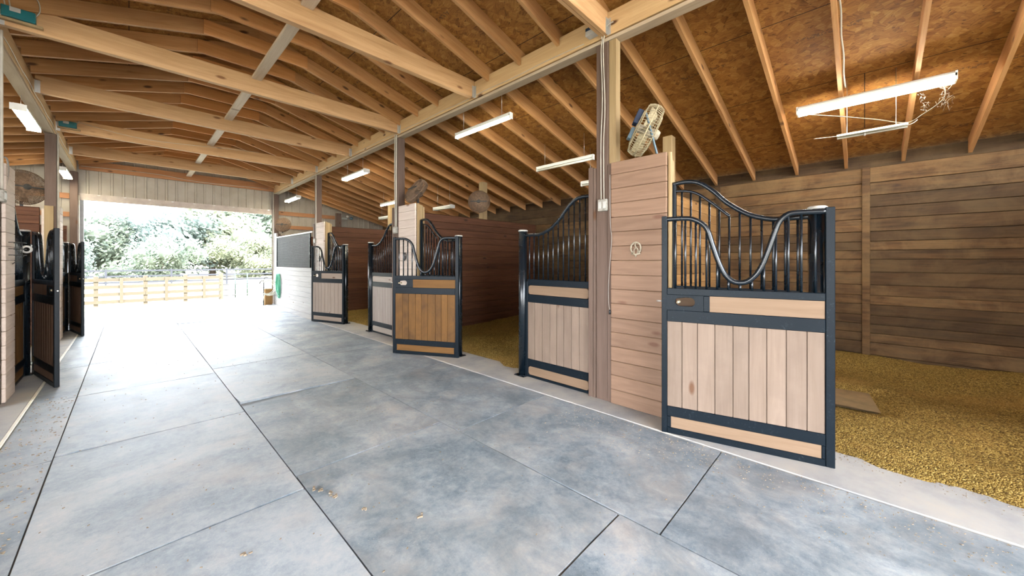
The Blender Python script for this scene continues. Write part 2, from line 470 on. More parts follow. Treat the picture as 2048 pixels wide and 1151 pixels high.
# girts and header on the far wall
M['girt'] = wood('girt_boards', (.42, .20, .09), (.30, .13, .055), 'X', knots=.4, var=.2)
mb = MB().box(3.74, 5.7, YF - .07, YF - .025, 3.21, 3.35).box(3.74, 7.7, YF - .07, YF - .025, 2.725, 2.85)
mb.box(XOL, -1.1, YF - .07, YF - .025, 2.725, 2.85).box(XOL, -1.1, YF - .07, YF - .025, 3.21, 3.35)
struct(mb.build('trim_5', M['girt']))
mb = MB().box(-.93, 3.58, YF - .11, YF - .03, 4.02, 4.27)
struct(mb.build('trim_6', M['girt']))
mb = MB().box(-.97, 3.55, YF - .09, YF - .02, 3.19, 3.37)
mb2 = mb.build('trim_7', plain('header_metal', (.40, .33, .28), .5)); struct(mb2)
mb = MB()
for k in range(9):
    mb.box(-.6 + k * .5, -.55 + k * .5, YF - .1, YF - .085, 3.34, 3.355)
struct(mb.build('trim_8', M['steel']))

# ------------------------------------------------------------------ timber posts
def post(x0, x1, yc, z1, label, group):
    z1 -= .045
    o = MB().box(-(x1 - x0) / 2, (x1 - x0) / 2, -.072, .072, 0, z1, 0).build('timber_post', M['post'], bevel=.005, loc=((x0 + x1) / 2, yc, 0))
    return tag(o, label, 'post', group)
GB = 3.955                      # girder underside
post(XR, XR + .14, 2.07, GB, 'brown timber post in the nearest plank pier on the right, outlet box halfway up', 'timber posts along the aisle')
post(XR, XR + .14, 6.53, GB, 'brown timber post in the middle plank pier on the right', 'timber posts along the aisle')
post(XR, XR + .14, 10.98, GB, 'brown timber post in the farthest plank pier on the right', 'timber posts along the aisle')
post(XR - .02, XR + .12, YF - .2, GB, 'brown timber post at the right jamb of the bright doorway', 'timber posts along the aisle')
post(XL - .14, XL, 6.53, GB, 'brown timber post at the nearest left pier by the picture edge', 'timber posts along the aisle')
post(XL - .14, XL, 10.98, GB, 'brown timber post on the left beside the dusty round fan', 'timber posts along the aisle')
post(XL - .14, XL, YF - .2, GB, 'brown timber post at the left jamb of the bright doorway', 'timber posts along the aisle')
post(XR, XR + .14, -2.37, GB, 'brown timber post behind the camera on the right', 'timber posts along the aisle')
post(XL - .14, XL, 2.07, GB, 'brown timber post beside the camera on the left', 'timber posts along the aisle')
def ipost(x, y, label):
    o = MB().box(-.075, .075, -.07, .07, 0, zr(x + .08) - .006, 0).build('timber_post', M['stud'], bevel=.004, loc=(x, y, 0)); tag(o, label, 'post', 'posts in the stall partitions')
ipost(5.83, 2.2, 'pale timber post rising behind the near pier and its wire fan')
ipost(5.93, 6.66, 'pale timber post standing on the dark middle partition beside a round fan')
ipost(5.9, 11.12, 'timber post in the farthest stall partition on the right')
o = MB().box(-.09, .09, -.07, .07, 0, 3.45, 0).build('timber_post', M['post'], loc=(5.8, YF - .16, 0)); tag(o, 'brown timber post against the tan metal end wall on the right', 'post', 'posts in the stall partitions')
o = MB().box(-.047, .047, -.04, .04, 2.58, GB - .045, 0).build('stud', M['stud'], loc=(XR + .06, 1.952, 0)); tag(o, 'pale short stud from the near pier top up to the girder', 'stud')

# ------------------------------------------------------------------ plank piers and end stall front
def pier(y0, y1, side, mat, top=2.58, skip=None, studs=True):
    X = XR if side > 0 else XL
    mb = MB(); z = .025; rr = random.Random(int(y0 * 77) + side)
    while z < top - .01:
        z1 = min(z + .1515, top)
        mb.box(min(X, X - side * .03), max(X, X - side * .03), y0, y1, z + .0012, z1 - .0012, rr.random())
        z = z1
    struct(mb.build('wall_pier', mat, bevel=.005))
def pier_frame(yl, yr, yopen, side):
    """uprights each side of the post and at the opening"""
    X = XR if side > 0 else XL
    mb = MB()
    for (a, b, t) in yl: mb.box(min(X - side * .012, X + side * .13), max(X - side * .012, X + side * .13), a, b, .025, t)
    struct(mb.build('trim_9', M['stud'] if yr else M['post'], bevel=.003))
# right piers: planks from the door panel side up to the post
for k, mat in ((0, M['pier']), (1, M['pier_lit']), (2, M['pier_lit'])):
    d = 4.45 * k
    pier(1.365 + d, 1.95 + d, 1, mat)
    pier_frame([(2.145 + d, 2.175 + d, 2.56), (2.18 + d, 2.235 + d, 2.575), (1.955 + d, 1.996 + d, 2.58)], False, 0, 1)
    mb = MB()
    mb.box(XR + .002, XR + .04, 1.335 + d, 1.362 + d, .025, 2.58).box(XR + .045, XR + .13, 1.365 + d, 1.405 + d, .025, 2.56).box(XR + .135, XR + .17, 1.365 + d, 1.93 + d, .025, 2.53)
    struct(mb.build('trim_10', M['stud'], bevel=.004))
# left piers
pier(6.61, 7.07, -1, M['pier_lit'])
pier(11.06, 11.5, -1, M['pier_lit'])
for d in (0, 4.45):
    struct(MB().box(XL - .14, XL - .002, 7.03 + d, 7.065 + d, .025, 2.56).box(XL - .14, XL - .03, 6.42 + d, 6.455 + d, .025, 2.56).build('trim_11', M['stud'], bevel=.004))
    struct(MB().box(XL - .17, XL - .14, 6.42 + d, 7.06 + d, .025, 2.5).build('wall_pier_back', M['pier_lit']))
# end stall front on the right: white boards below, mesh above
mb = MB(); z = .025; rr = random.Random(5)
while z < 1.33:
    z1 = min(z + .1515, 1.345); mb.box(XR - .03, XR + .02, 11.08, 15.08, z + .0012, z1 - .0012, rr.random()); z = z1
z = 1.345
while z < 2.5:
    z1 = min(z + .1515, 2.52); mb.box(XR - .03, XR + .02, 14.78, 15.08, z + .0012, z1 - .0012, rr.random()); z = z1
M['frontw'] = wood('white_washed_boards', (.30, .28, .26), (.24, .22, .20), 'Y', knots=.3, var=.1)
struct(mb.build('wall_front', M['frontw'], bevel=.007))
struct(MB().box(XR + .0, XR + .09, 14.72, 14.775, 1.35, 2.5).build('trim_12', M['post']))
# left end stall front
mb = MB(); z = .025
while z < 1.33:
    z1 = min(z + .1515, 1.345); mb.box(XL - .02, XL + .03, 13.85, 15.08, z + .0012, z1 - .0012, rr.random()); z = z1
struct(mb.build('wall_front', M['pier_lit'], bevel=.005))

# ------------------------------------------------------------------ roof framing
TIEY = [2.0, 4.21, 6.41, 8.62, 10.84, 13.03]
tname = ['nearest', 'second', 'third', 'fourth', 'fifth', 'farthest']
def bay(y):
    k = sum(1 for t in TIEY if t < y)
    return k
# girders
for (X, lab, s) in ((XR, 'pale doubled girder along the right aisle posts under the rafters', 1), (XL - .03, 'pale doubled girder along the left aisle posts under the rafters', -1)):
    t = thing('girder', lab, 'beam', (X, 0, GB))
    mb = MB().box(min(0, s * .045), max(0, s * .045), YN + .05, YF - .12, 0.012, .262, .2); mb.build('girder_board', M['girder'], t, bevel=.003)
    mb = MB().box(min(s * .048, s * .135), max(s * .048, s * .135), YN + .05, YF - .12, 0, .25, .6); mb.build('girder_board', M['girder'], t, bevel=.003)
    mb = MB().box(min(s * .004, s * .13), max(s * .004, s * .13), YN + .05, YF - .12, -.04, -.002, .3); mb.build('plate', M['plate'], t, bevel=.003)
# tie beams with their metal hangers
def tie_beam(y, label):
    t = thing('tie_beam', label, 'beam', (XC, y, GB + .02), 0, 'tie beams across the aisle')
    L = (XR - XL - .0) / 2
    MB().box(-L, L - .002, 0, .044, 0, .25, 0).box(-L, L - .002, .046, .088, 0.004, .25, .4).build('beam', M['tie'], t, bevel=.003)
    for sx in (-1, 1):
        h = MB().box(sx * L - sx * .05 if sx > 0 else -L, sx * L if sx > 0 else -L + .05, -.004, 0, -.006, .17, 0)
        h.box(L - .006 if sx > 0 else -L, L if sx > 0 else -L + .006, -.035, 0, -.004, .17, 0)
        h.build('hanger', M['steel'], t)
for y, n in zip(TIEY, tname):
    tie_beam(y, f'{n} of the tie beams spanning the aisle under the ridge')
# ridge strongback pieces between ties
for i in range(5):
    a, b = TIEY[i] + .09, TIEY[i + 1]
    o = MB().box(-(b - a) / 2, (b - a) / 2, -.06, .06, 0, .038, 0).build('brace', M['brace'], loc=(1.29, (a + b) / 2, GB + .225), rot=(0, 0, PI / 2), bevel=.003)
    tag(o, f'flat brace joining the {tname[i]} and {tname[i+1]} tie beams at mid span', 'brace', 'braces between tie beams')
a, b = TIEY[5] + .09, YF - .12
o = MB().box(-(b - a) / 2, (b - a) / 2, -.06, .06, 0, .038, 0).build('brace', M['brace'], loc=(1.29, (a + b) / 2, GB + .225), rot=(0, 0, PI / 2))
tag(o, 'flat brace from the farthest tie beam to the end wall', 'brace', 'braces between tie beams')

ang = math.atan(SL)
cosA, sinA = math.cos(ang), math.sin(ang)
def rafter_mesh(name, pts):
    return MB().prism([(x * cosA - z * sinA, x * sinA + z * cosA) for x, z in pts], -.019, .019, 0).mesh(name)
RDV = RD / cosA
xg = XR - XC - .004; GT = GB + .264 - zr(XC)
ptsA = [(0, 0), (xg, -SL * xg), (xg, GT), (xg + .14, GT), (xg + .14, -SL * (xg + .14) + RDV), (0, RDV)]
xs0 = .12; xs1 = XOR - XR - .02
ptsS = [(xs0, -SL * xs0), (xs1, -SL * xs1), (xs1, -SL * xs1 + RDV), (xs0, -SL * xs0 + RDV)]
meA = rafter_mesh('rafter', ptsA); meA.materials.append(M['rafter'])
meS = rafter_mesh('rafter', ptsS); meS.materials.append(M['rafter'])
meC = MB().box(-.63, .63, -.019, .019, 0, .183, 0).mesh('collar_tie'); meC.materials.append(wood('collar_pine', (.52, .25, .09), (.40, .17, .05), 'X', knots=.5, var=.2))
def place(name, me, loc, roty, rotz, label, cat, group):
    o = bpy.data.objects.new(name, me); C.objects.link(o)
    o.location = loc; o.rotation_euler = (0, roty, rotz)
    tag(o, label, cat, group); return o
def where(y, cnt):
    k = bay(y); cnt[k] = cnt.get(k, 0) + 1
    if k == 0: return f'{ORD[cnt[k]]} one before the nearest tie beam'
    return f'{ORD[cnt[k]]} one beyond the {tname[k-1]} tie beam'
def ridge_loc(y): return (XC, y, zr(XC))
# aisle rafters and collar ties
ys = [2.663 + .6225 * k for k in range(-4, 21)]
ys = [y for y in ys if y < YF - .15]
cR, cL, cC = {}, {}, {}
for y in ys:
    w = where(y, cR)
    place('rafter', meA, (XC, y, zr(XC)), ang, 0, f'right aisle slope rafter, the {w}', 'rafter', 'rafters over the aisle')
    w = where(y, cL)
    place('rafter', meA, (XC, y, zr(XC)), ang, PI, f'left aisle slope rafter, the {w}', 'rafter', 'rafters over the aisle')
    w = where(y, cC)
    place('collar_tie', meC, (XC, y - .039, zr(XC + .62)), 0, 0, f'short level collar tie under the ridge, the {w}', 'collar tie', 'collar ties under the ridge')
cR, cL = {}, {}
def wshed(y, cnt):
    ref = [(2.07, ''), (6.53, ''), (10.98, '')]
    k = -1
    for i, (p, n) in enumerate(ref):
        if y > p: k = i
    cnt[k] = cnt.get(k, 0) + 1
    return k, cnt[k]
sy = [2.03 + .608 * k for k in range(-6, 23)]
sy = [y for y in sy if y < YF - .15]
nb = {-1: 'near lamp stall', 0: 'golden door stall', 1: 'third stall', 2: 'mesh fronted end stall'}
nl = {-1: 'bay beside the camera', 0: 'second bay', 1: 'bay with the nearer twin light', 2: 'last bay'}
for y in sy:
    k, n = wshed(y, cR)
    place('rafter', meS, (XR + .02, y, zr(XR + .02)), ang, 0, f'right shed rafter over the {nb[k]}, {ORD[n]} counting from the camera', 'rafter', 'rafters over the right stalls')
    k, n = wshed(y, cL)
    place('rafter', meS, (XL - .02, y, zr(XL - .02)), ang, PI, f'left shed rafter over the {nl[k]}, {ORD[n]} counting from the camera', 'rafter', 'rafters over the left stalls')

# ------------------------------------------------------------------ stall doors and fixed fronts
def interp(pts, x):
    pts = sorted(pts)
    for (a, b) in zip(pts[:-1], pts[1:]):
        if a[0] <= x <= b[0]:
            return a[1] + (b[1] - a[1]) * (x - a[0]) / max(1e-6, b[0] - a[0])
    return pts[0][1] if x < pts[0][0] else pts[-1][1]
def smooth(pts, n=6):
    """Catmull-Rom through points"""
    P = [Vector(p) for p in pts]; out = []
    for i in range(len(P) - 1):
        p0 = P[max(i - 1, 0)]; p1 = P[i]; p2 = P[i + 1]; p3 = P[min(i + 2, len(P) - 1)]
        for k in range(n):
            t = k / n
            out.append(.5 * ((2 * p1) + (p2 - p0) * t + (2 * p0 - 5 * p1 + 4 * p2 - p3) * t * t + (3 * p1 - p0 - 3 * p2 + p3) * t ** 3))
    out.append(P[-1]); return out
YOKE = [(.03, 1.900), (.218, 1.902), (.277, 1.884), (.321, 1.834), (.352, 1.743), (.39, 1.614), (.428, 1.502), (.468, 1.427), (.523, 1.372), (.58, 1.357),
        (.635, 1.372), (.688, 1.43), (.731, 1.531), (.774, 1.669), (.809, 1.79), (.854, 1.852), (.926, 1.893), (1.0, 1.903), (1.14, 1.903)]
BARX = [.1, .183, .262, .34, .417, .496, .577, .659, .739, .818, .899, .981, 1.061]
def vplanks(mb, x0, x1, z0, z1, n, y0, y1, seed):
    rr = random.Random(seed)
    ws = [rr.uniform(.85, 1.15) for _ in range(n)]; s = sum(ws); x = x0
    for w in ws:
        xe = x + (x1 - x0) * w / s
        mb.box(x + .003, xe - .003, y0, y1, z0, z1, rr.random()); x = xe
    mb.box(x0, x1, -.003, .003, z0, z1, .5)
def rounded(x0, x1, z0, z1, r, n=5):
    pts = []
    for cx, cz, a0 in ((x1 - r, z1 - r, 0), (x0 + r, z1 - r, 90), (x0 + r, z0 + r, 180), (x1 - r, z0 + r, 270)):
        for k in range(n + 1):
            a = math.radians(a0 + 90 * k / n); pts.append((cx + r * math.cos(a), cz + r * math.sin(a)))
    return pts
def stall_door(hinge, end, label, wb, wr, seed, slot='dark', flip=1):
    dx, dy = end[0] - hinge[0], end[1] - hinge[1]
    t = thing('stall_gate', label, 'stall door', (hinge[0], hinge[1], .02), math.atan2(dy, dx), 'open stall doors')
    W = 1.17; y0, y1 = -.022, .022; z = -.02
    f = MB()
    f.box(-.012, .043, y0, y1, 0, 1.91, 0).box(W - .044, W, y0, y1, 0, 1.91, 0)
    f.box(.043, W - .044, y0, y1, 1.238 + z, 1.297 + z, 0).box(.043, W - .044, y0, y1, 1.004 + z, 1.106 + z, 0)
    f.box(.043, W - .044, y0, y1, .172 + z, .26 + z, 0).box(.043, W - .044, y0, y1, 0, .075 + z, 0)
    f.box(.795, .84, y0, y1, 1.106 + z, 1.238 + z, 0).box(.043, .066, y0 + .003, y1 - .003, .075 + z, .172 + z, 0).box(1.094, W - .044, y0 + .003, y1 - .003, .075 + z, .172 + z, 0)
    f.build('frame', M['blackf'], t, bevel=.004)
    yp = smooth([(a, 0, b + z) for a, b in YOKE], 5)
    MB().tube(yp, .021, 12).build('yoke_rail', M['black'], t)
    for x in BARX:
        top = interp(YOKE, x) + z - .01
        MB().cyl((x, 0, 1.29 + z), (x, 0, top), .0095, 10).build('bar', M['black'], t)
    mb = MB(); vplanks(mb, .043, W - .044, .255 + z, 1.01 + z, 9, -.013, .013, seed); mb.build('board_panel', wb, t, bevel=.002)
    MB().box(.045, .796, -.015, .015, 1.104 + z, 1.24 + z).build('upper_board', wr, t, bevel=.003)
    MB().box(.064, 1.096, -.015, .015, .072 + z, .175 + z).build('lower_board', wr, t, bevel=.003)
    # latch plate with its finger slot
    lp = MB(); out = rounded(.84, W - .044, 1.106 + z, 1.238 + z, .004, 4)
    inn = rounded(.905, 1.06, 1.142 + z, 1.218 + z, .037, 6)
    n1, n2 = len(out), len(inn)
    # bridge outer and inner rings
    for yy, rev in ((-.018, False), (.018, True)):
        vs = [(p[0], yy, p[1]) for p in out] + [(p[0], yy, p[1]) for p in inn]; fs = []
        def near(i): return min(range(n2), key=lambda j: (inn[j][0] - out[i][0]) ** 2 + (inn[j][1] - out[i][1]) ** 2)
        # angular pairing about the centre
        cx, cz = .983, 1.172 + z
        A = sorted([(math.atan2(p[1] - cz, p[0] - cx), i) for i, p in enumerate(out)]); B = sorted([(math.atan2(p[1] - cz, p[0] - cx), n1 + i) for i, p in enumerate(inn)])
        ia = ib = 0
        while ia < n1 or ib < n2:
            a0 = A[ia % n1][1]; b0 = B[ib % n2][1]
            na = A[ia][0] if ia < n1 else 9; nbb = B[ib][0] if ib < n2 else 9
            if na <= nbb: tri = (a0, A[(ia + 1) % n1][1], b0); ia += 1
            else: tri = (a0, B[(ib + 1) % n2][1], b0); ib += 1
            fs.append(tri if not rev else tri[::-1])
        lp.add(vs, fs, 0)
    ring = [(p[0], -.018, p[1]) for p in inn] + [(p[0], .018, p[1]) for p in inn]
    lp.add(ring, [(i, (i + 1) % n2, n2 + (i + 1) % n2, n2 + i) for i in range(n2)], 0)
    pl = lp.build('latch_plate', M['blackf'], t)
    MB().lathe([(0, -.03), (.012, -.028), (.016, -.018), (.012, -.008), (.006, -.004), (.006, .03), (.012, .034), (.012, .046), (0, .05)], (1.035, 0, 1.178 + z), 'Y', 14).build('latch_knob', M['knob'], t)
    MB().cyl((W - .002, 0, 1.178 + z), (W + .045, 0, 1.178 + z), .006, 10).build('latch_bolt', M['steel'], t)
    for hz in (.14, 1.72):
        h = MB().cyl((.02, -.036, hz - .025), (.02, -.036, hz + .025), .013, 12).box(.01, .03, -.045, -.02, hz - .012, hz + .012, 0)
        h.build('hinge', M['steel'], t)
    return t

PR = [(.04, 1.877), (.20, 1.874), (.30, 1.876), (.46, 1.929), (.62, 2.043), (.74, 2.167), (.854, 2.251), (.965, 2.278), (1.09, 2.272)]
PIN = [(1.09, 2.205), (.96, 2.19), (.86, 2.15), (.75, 2.062), (.66, 1.98), (.60, 1.925)]
def fixed_front(post_xy, toward, W, label, inner, wb, wr, seed, dx=0.0):
    """grille beside the opening: round steel post at the origin, panel runs along +x to the pier"""
    t = thing('stall_screen', label, 'stall screen', (post_xy[0], post_xy[1], .022), toward, 'fixed barred stall screens')
    z = -.022
    po = MB().cyl((0, 0, .008), (0, 0, 1.905), .058, 24).build('post', M['black'], t)
    MB().lathe([(0, 1.93), (.05, 1.928), (.063, 1.92), (.063, 1.905), (.058, 1.905)], (0, 0, 0), 'Z', 24).build('cap', M['cap'], po)
    pb = MB().box(-.085, .085, -.085, .085, 0, .009, 0)
    for sx in (-1, 1):
        for s2 in (-1, 1): pb.cyl((sx * .068, s2 * .068, .009), (sx * .068, s2 * .068, .02), .009, 8)
    pb.build('base_plate', M['black'], po)
    s = W / 1.09
    f = MB(); y0, y1 = -.02, .02
    f.box(.055, .095, y0, y1, 0, 1.25, 0).box(W - .03, W, y0, y1, 0, 2.25, 0)
    for a, b in ((1.222, 1.30), (1.0, 1.10), (.168, .262), (0.025, .055)): f.box(.095, W - .03, y0, y1, a + z, b + z, 0)
    f.box(.095, .112, y0 + .004, y1 - .004, .055 + z, .168 + z, 0).box(.095, .112, y0 + .004, y1 - .004, 1.10 + z, 1.222 + z, 0)
    f.build('frame', M['blackf'], t, bevel=.004)
    MB().tube(smooth([(a * s, 0, b + z) for a, b in PR], 5), .021, 12).build('curved_rail', M['black'], t)
    if inner:
        MB().tube(smooth([(a * s, 0, b + z) for a, b in PIN], 5), .013, 10).build('inner_rail', M['black'], t)
    n = 12
    for k in range(n):
        x = .12 * s + k * .0805 * s
        if x > W - .04: break
        top = interp([(a * s, b) for a, b in PR], x)
        if inner and x > .6 * s: top = interp([(a * s, b) for a, b in PIN], x)
        MB().cyl((x, 0, 1.29 + z), (x, 0, top + z - .008), .0095, 10).build('bar', M['black'], t)
    mb = MB(); vplanks(mb, .095, W - .03, .255 + z, 1.005 + z, 8, -.012, .012, seed); mb.build('board_panel', wb, t, bevel=.003)
    MB().prism(rounded(.112, W - .034, 1.103 + z, 1.219 + z, .03), -.014, .014, .3).build('upper_board', wr, t)
    MB().prism(rounded(.112, W - .034, .058 + z, .165 + z, .03), -.014, .014, .7).build('lower_board', wr, t)
    return t
P, G, RP, RG = M['door_pale'], M['door_gold'], M['rail_pale'], M['rail_gold']
M['door_wash2'] = wood('door_boards_light', (.31, .245, .20), (.24, .18, .14), 'Z', knots=.3, var=.14)
M['rail_wash2'] = wood('rail_board_light', (.31, .24, .19), (.25, .185, .14), 'X', knots=.3, var=.1)
# right side
FX = XR + .055
fixed_front((FX + .0, .26), PI / 2, 1.075, 'barred stall screen behind the nearest pale door, curving up to the pier', True, P, RP, 11)
stall_door((3.575, .17), (3.296, 1.306), 'nearest stall door, pale pink boards in a black frame with a U-shaped dip', P, RP, 21)
fixed_front((FX, 3.285), -PI / 2, 1.05, 'barred stall screen left of the near pier, pale knotty boards, open to view', False, P, RP, 12)
fixed_front((FX + .02, 4.69), PI / 2, 1.095, 'barred stall screen behind the golden stall door', True, P, RP, 13)
stall_door((3.575, 4.60), (3.035, 5.64), 'stall door with golden knotty boards, standing open in mid view', G, RG, 22)
fixed_front((FX, 7.73), -PI / 2, 1.045, 'barred stall screen just left of the golden door, washed pale', False, M['door_wash'], M['rail_wash'], 14)
fixed_front((FX + .02, 9.13), PI / 2, 1.105, 'barred stall screen behind the farthest right door', True, P, RP, 15)
stall_door((3.575, 9.03), (3.225, 10.148), 'farthest stall door on the right, pale boards, beside the white end stall wall', M['door_wash2'], M['rail_wash2'], 23)
# left side
fixed_front((XL - .03, 8.05), -PI / 2, .975, 'barred stall screen on the left between brightly lit pier and nearest left door', False, G, RG, 16)
stall_door((XL + .05, 8.13), (XL + .34, 7.0), 'nearest stall door on the left, dark brown boards, seen edge on', M['ldoor'], M['ldoor'], 24)
fixed_front((XL - .03, 12.5), -PI / 2, .985, 'barred stall screen on the left behind the farther left door', False, G, RG, 17)
stall_door((XL + .05, 12.58), (XL + .30, 11.4), 'farther stall door on the left beside the bright doorway', M['ldoor'], M['ldoor'], 25)

# mesh panel over the end stall front
t = thing('mesh_screen', 'dark wire mesh panel above the white end stall wall beside the doorway', 'mesh panel', (XR - .005, 11.4, 1.345))
mb = MB()
n = 110
for k in range(n):
    y = .02 + k * (3.30 / (n - 1)); mb.box(-.003, .003, y - .0035, y + .0035, .01, 1.0, 0)
for k in range(26):
    zz = .03 + k * .0385; mb.box(-.002, .002, .0, 3.32, zz - .002, zz + .002, 0)
mb.build('wire_mesh', M['mesh'], t)
MB().box(-.025, .025, -.2, 3.36, 1.0, 1.035, 0).build('top_rail', M['white'], t, bevel=.004)
MB().box(-.02, .02, 3.32, 3.355, 0, 1.0, 0).box(-.02, .02, -.02, .012, 0, 1.0, 0).build('side_rail', M['black'], t)

# ------------------------------------------------------------------ rubber mats
mats = {'left': (-.395, .805, [-2.85, -1.0, .86, 2.70, 4.52, 6.37, 8.23, 10.08, 11.92, 13.75, 15.22]),
        'middle': (.82, 2.03, [-2.6, -.78, 1.065, 2.89, 4.78, 6.63, 8.52, 10.28, 11.97, 13.8, 15.2]),
        'right': (2.045, 3.26, [-2.85, -1.02, .82, 2.62, 4.56, 6.33, 8.2, 9.95, 11.8, 13.6, 15.2]),
        'narrow far left': (-.712, -.41, [-1.1, .75, 2.6, 4.46, 6.36, 8.15, 10.0, 11.8, 13.6, 15.2])}
rm = random.Random(2)
for cn, (x0, x1, seams) in mats.items():
    for k in range(len(seams) - 1):
        a, b = seams[k], seams[k + 1]
        if b < .3: continue
        L, W = b - a - (.014 if cn in ('middle', 'left') else .010), x1 - x0 + .006
        n = 12; mb = MB(); th = .015 + rm.uniform(0, .0015)
        lift = {('middle', 4): .022, ('middle', 8): .012, ('left', 4): .006}.get((cn, k), 0)
        vs = []; fs = []
        for i in range(n + 1):
            for j in range(n + 1):
                u, v = i / n, j / n
                h = th + lift * max(0, 1 - v * 6) * (1 - u) + .002 * math.sin(u * 9 + k) * math.sin(v * 7)
                vs.append((u * W - W / 2, v * L - L / 2, h))
        for i in range(n):
            for j in range(n):
                q = i * (n + 1) + j; fs.append((q, q + n + 1, q + n + 2, q + 1))
        wear_daylight = {'left': .85, 'middle': .25, 'right': .2, 'narrow far left': .6}[cn] if a < 4.4 else (.72 if a < 7.5 and cn != 'right' else .38)  # dirt and wear near the camera, plus doorway light painted on left and far mats
        mb.add(vs, fs, wear_daylight, True)
        m = n + 1
        edge = [i * m for i in range(m)] + [n * m + j for j in range(1, m)] + [i * m + n for i in range(n - 1, -1, -1)] + [j for j in range(n - 1, 0, -1)]
        ev = [vs[e] for e in edge]; ne = len(ev)
        mb.add(ev + [(p[0], p[1], .0) for p in ev], [(i, ne + i, ne + (i + 1) % ne, (i + 1) % ne) for i in range(ne)], 0)
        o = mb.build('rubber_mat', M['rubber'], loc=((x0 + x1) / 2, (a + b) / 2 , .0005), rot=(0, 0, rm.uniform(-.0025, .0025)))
        vis = [s for s in seams if s > -1.3]
        row = sum(1 for s in seams[:k + 1] if seams[seams.index(s) + 1] >= .3)
        tag(o, f'grey rubber floor mat, {ORD[row]} from the camera in the {cn} column', 'floor mat', 'rubber aisle mats')

# ------------------------------------------------------------------ bedding
def hash2(x, y, s):
    return math.sin(x * 12.9898 * s + y * 78.233 * s) * 43758.5453 % 1
def fbm(x, y):
    return .5 * math.sin(1.7 * x + .9 * y) * math.sin(2.3 * y - .6 * x) + .3 * math.sin(4.1 * x + 2.2) * math.sin(3.7 * y + 1) + .12 * math.sin(9.3 * x + y * 3) * math.sin(8.1 * y - 2 * x)
def bed(x0, x1, y0, y1, label, step=.06, base=.05, amp=.05, inner=1, holes=None):
    nx, ny = int(abs(x1 - x0) / step), int((y1 - y0) / step)
    vs = []; fs = []; rr = random.Random(int(y0 * 10) + 5)
    for i in range(nx + 1):
        for j in range(ny + 1):
            x = x0 + (x1 - x0) * i / nx; y = y0 + (y1 - y0) * j / ny
            d = abs(x - x0)                       # from the threshold
            e = .10 + .07 * math.sin(y * 3.1) + .04 * math.sin(y * 9.7)
            k = max(0, min(1, (d - e) / .5)); k = k * k * (3 - 2 * k)
            h = (base + amp * fbm(x, y)) * k + .10 * max(0, (d - 3.0)) * .35 + rr.uniform(-.004, .004) * (k > 0) + (-.03 if d < e else .024 * min(1, (d - e) / .06))
            if holes: h = holes(x, y, h)
            vs.append((x, y, h))
    for i in range(nx):
        for j in range(ny):
            q = i * (ny + 1) + j
            f = (q, q + ny + 1, q + ny + 2, q + 1); fs.append(f if x1 > x0 else f[::-1])
    o = MB().add(vs, fs, 0, True).build('bedding', M['bed'])
    tag(o, label, 'bedding', None, 'stuff')
def hole(x, y, h):
    # a lifted mat corner shows through the pellets
    u = (x - 5.35); v = (y - .42)
    e = max((abs(u + .12 * v) - .34) / .16, (abs(v) - .5) / .18)
    e = max(0.0, min(1.0, e)); return min(h, .03) * (1 - e) + h * e
bed(3.70, 7.70, -2.3, 2.0, 'yellow wood pellet bedding in the near right stall with an exposed mat', .05, .05, .05, holes=hole)
bed(3.70, 7.70, 2.14, 6.46, 'yellow wood pellet bedding heaped in the stall beside the golden door', .07, .08, .06)
bed(3.70, 7.70, 6.60, 10.9, 'yellow wood pellet bedding in the stall beside the farthest right door', .08, .07, .05)
bed(-1.06, -5.0, 6.62, 10.9, 'yellow wood pellet bedding in the left stall behind the nearest left door', .1, .06, .04)
# exposed stall mat
vs = [];
mbm = MB(); n = 10
for i in range(n + 1):
    for j in range(n + 1):
        u, v = i / n, j / n
        mb_z = .052 + .045 * (1 - u) * (1 - abs(v - .35)) * v
        vs.append((-.34 + .68 * u, -.5 + 1.0 * v, mb_z))
fs = [(i * (n + 1) + j, (i + 1) * (n + 1) + j, (i + 1) * (n + 1) + j + 1, i * (n + 1) + j + 1) for i in range(n) for j in range(n)]
mbm.add(vs, fs, 0, True); mbm.add([(p[0], p[1], p[2] - .018) for p in vs], [f[::-1] for f in fs], 0, True)
o = mbm.build('stall_mat', plain('brown_stall_mat', (.20, .135, .06), .8, var=.25), loc=(5.35, .42, 0), rot=(0, 0, .12))
tag(o, 'brown rubber stall mat corner showing through the yellow bedding', 'floor mat')

# pellets and dirt spilled on the aisle
mb = MB(); rr = random.Random(9)
def crumb(x, y, z, s):
    a = rr.uniform(0, PI); M4 = Matrix.Translation((x, y, z)) @ Matrix.Rotation(a, 4, 'Z')
    mb.box(-s, s, -s * .45, s * .45, 0, s * .7, rr.random(), M4)
for k in range(900):
    y = rr.uniform(-1.0, 2.2); x = 3.26 - abs(rr.gauss(0, .28)); crumb(x, y, .02, rr.uniform(.0018, .0048))
for k in range(500):
    crumb(3.88 - abs(rr.gauss(0, .10)), rr.uniform(-1.2, 1.2), .022, rr.uniform(.002, .005))
for k in range(500):
    crumb(rr.uniform(-.4, 3.2), rr.uniform(.6, 9), .021, rr.uniform(.002, .006))
for (x, y) in ((.86, 2.63), (.88, 2.58), (.92, 2.45), (1.0, 2.2), (.42, 2.3), (.2, 1.85), (.9, 2.5), (1.2, 1.9)):
    for q in range(4): crumb(x + rr.uniform(-.02, .02), y + rr.uniform(-.02, .02), .021, rr.uniform(.006, .013))
for k in range(260):
    crumb(rr.uniform(-.7, -.42), rr.uniform(3.2, 6.5), .02, rr.uniform(.003, .008))
o = mb.build('spilled_pellets', plain('pale_crumbs', (.24, .185, .125), .9, var=.5, scale=90)); tag(o, 'crumbs of pellets and dirt scattered over the aisle mats', 'pellets', None, 'stuff')

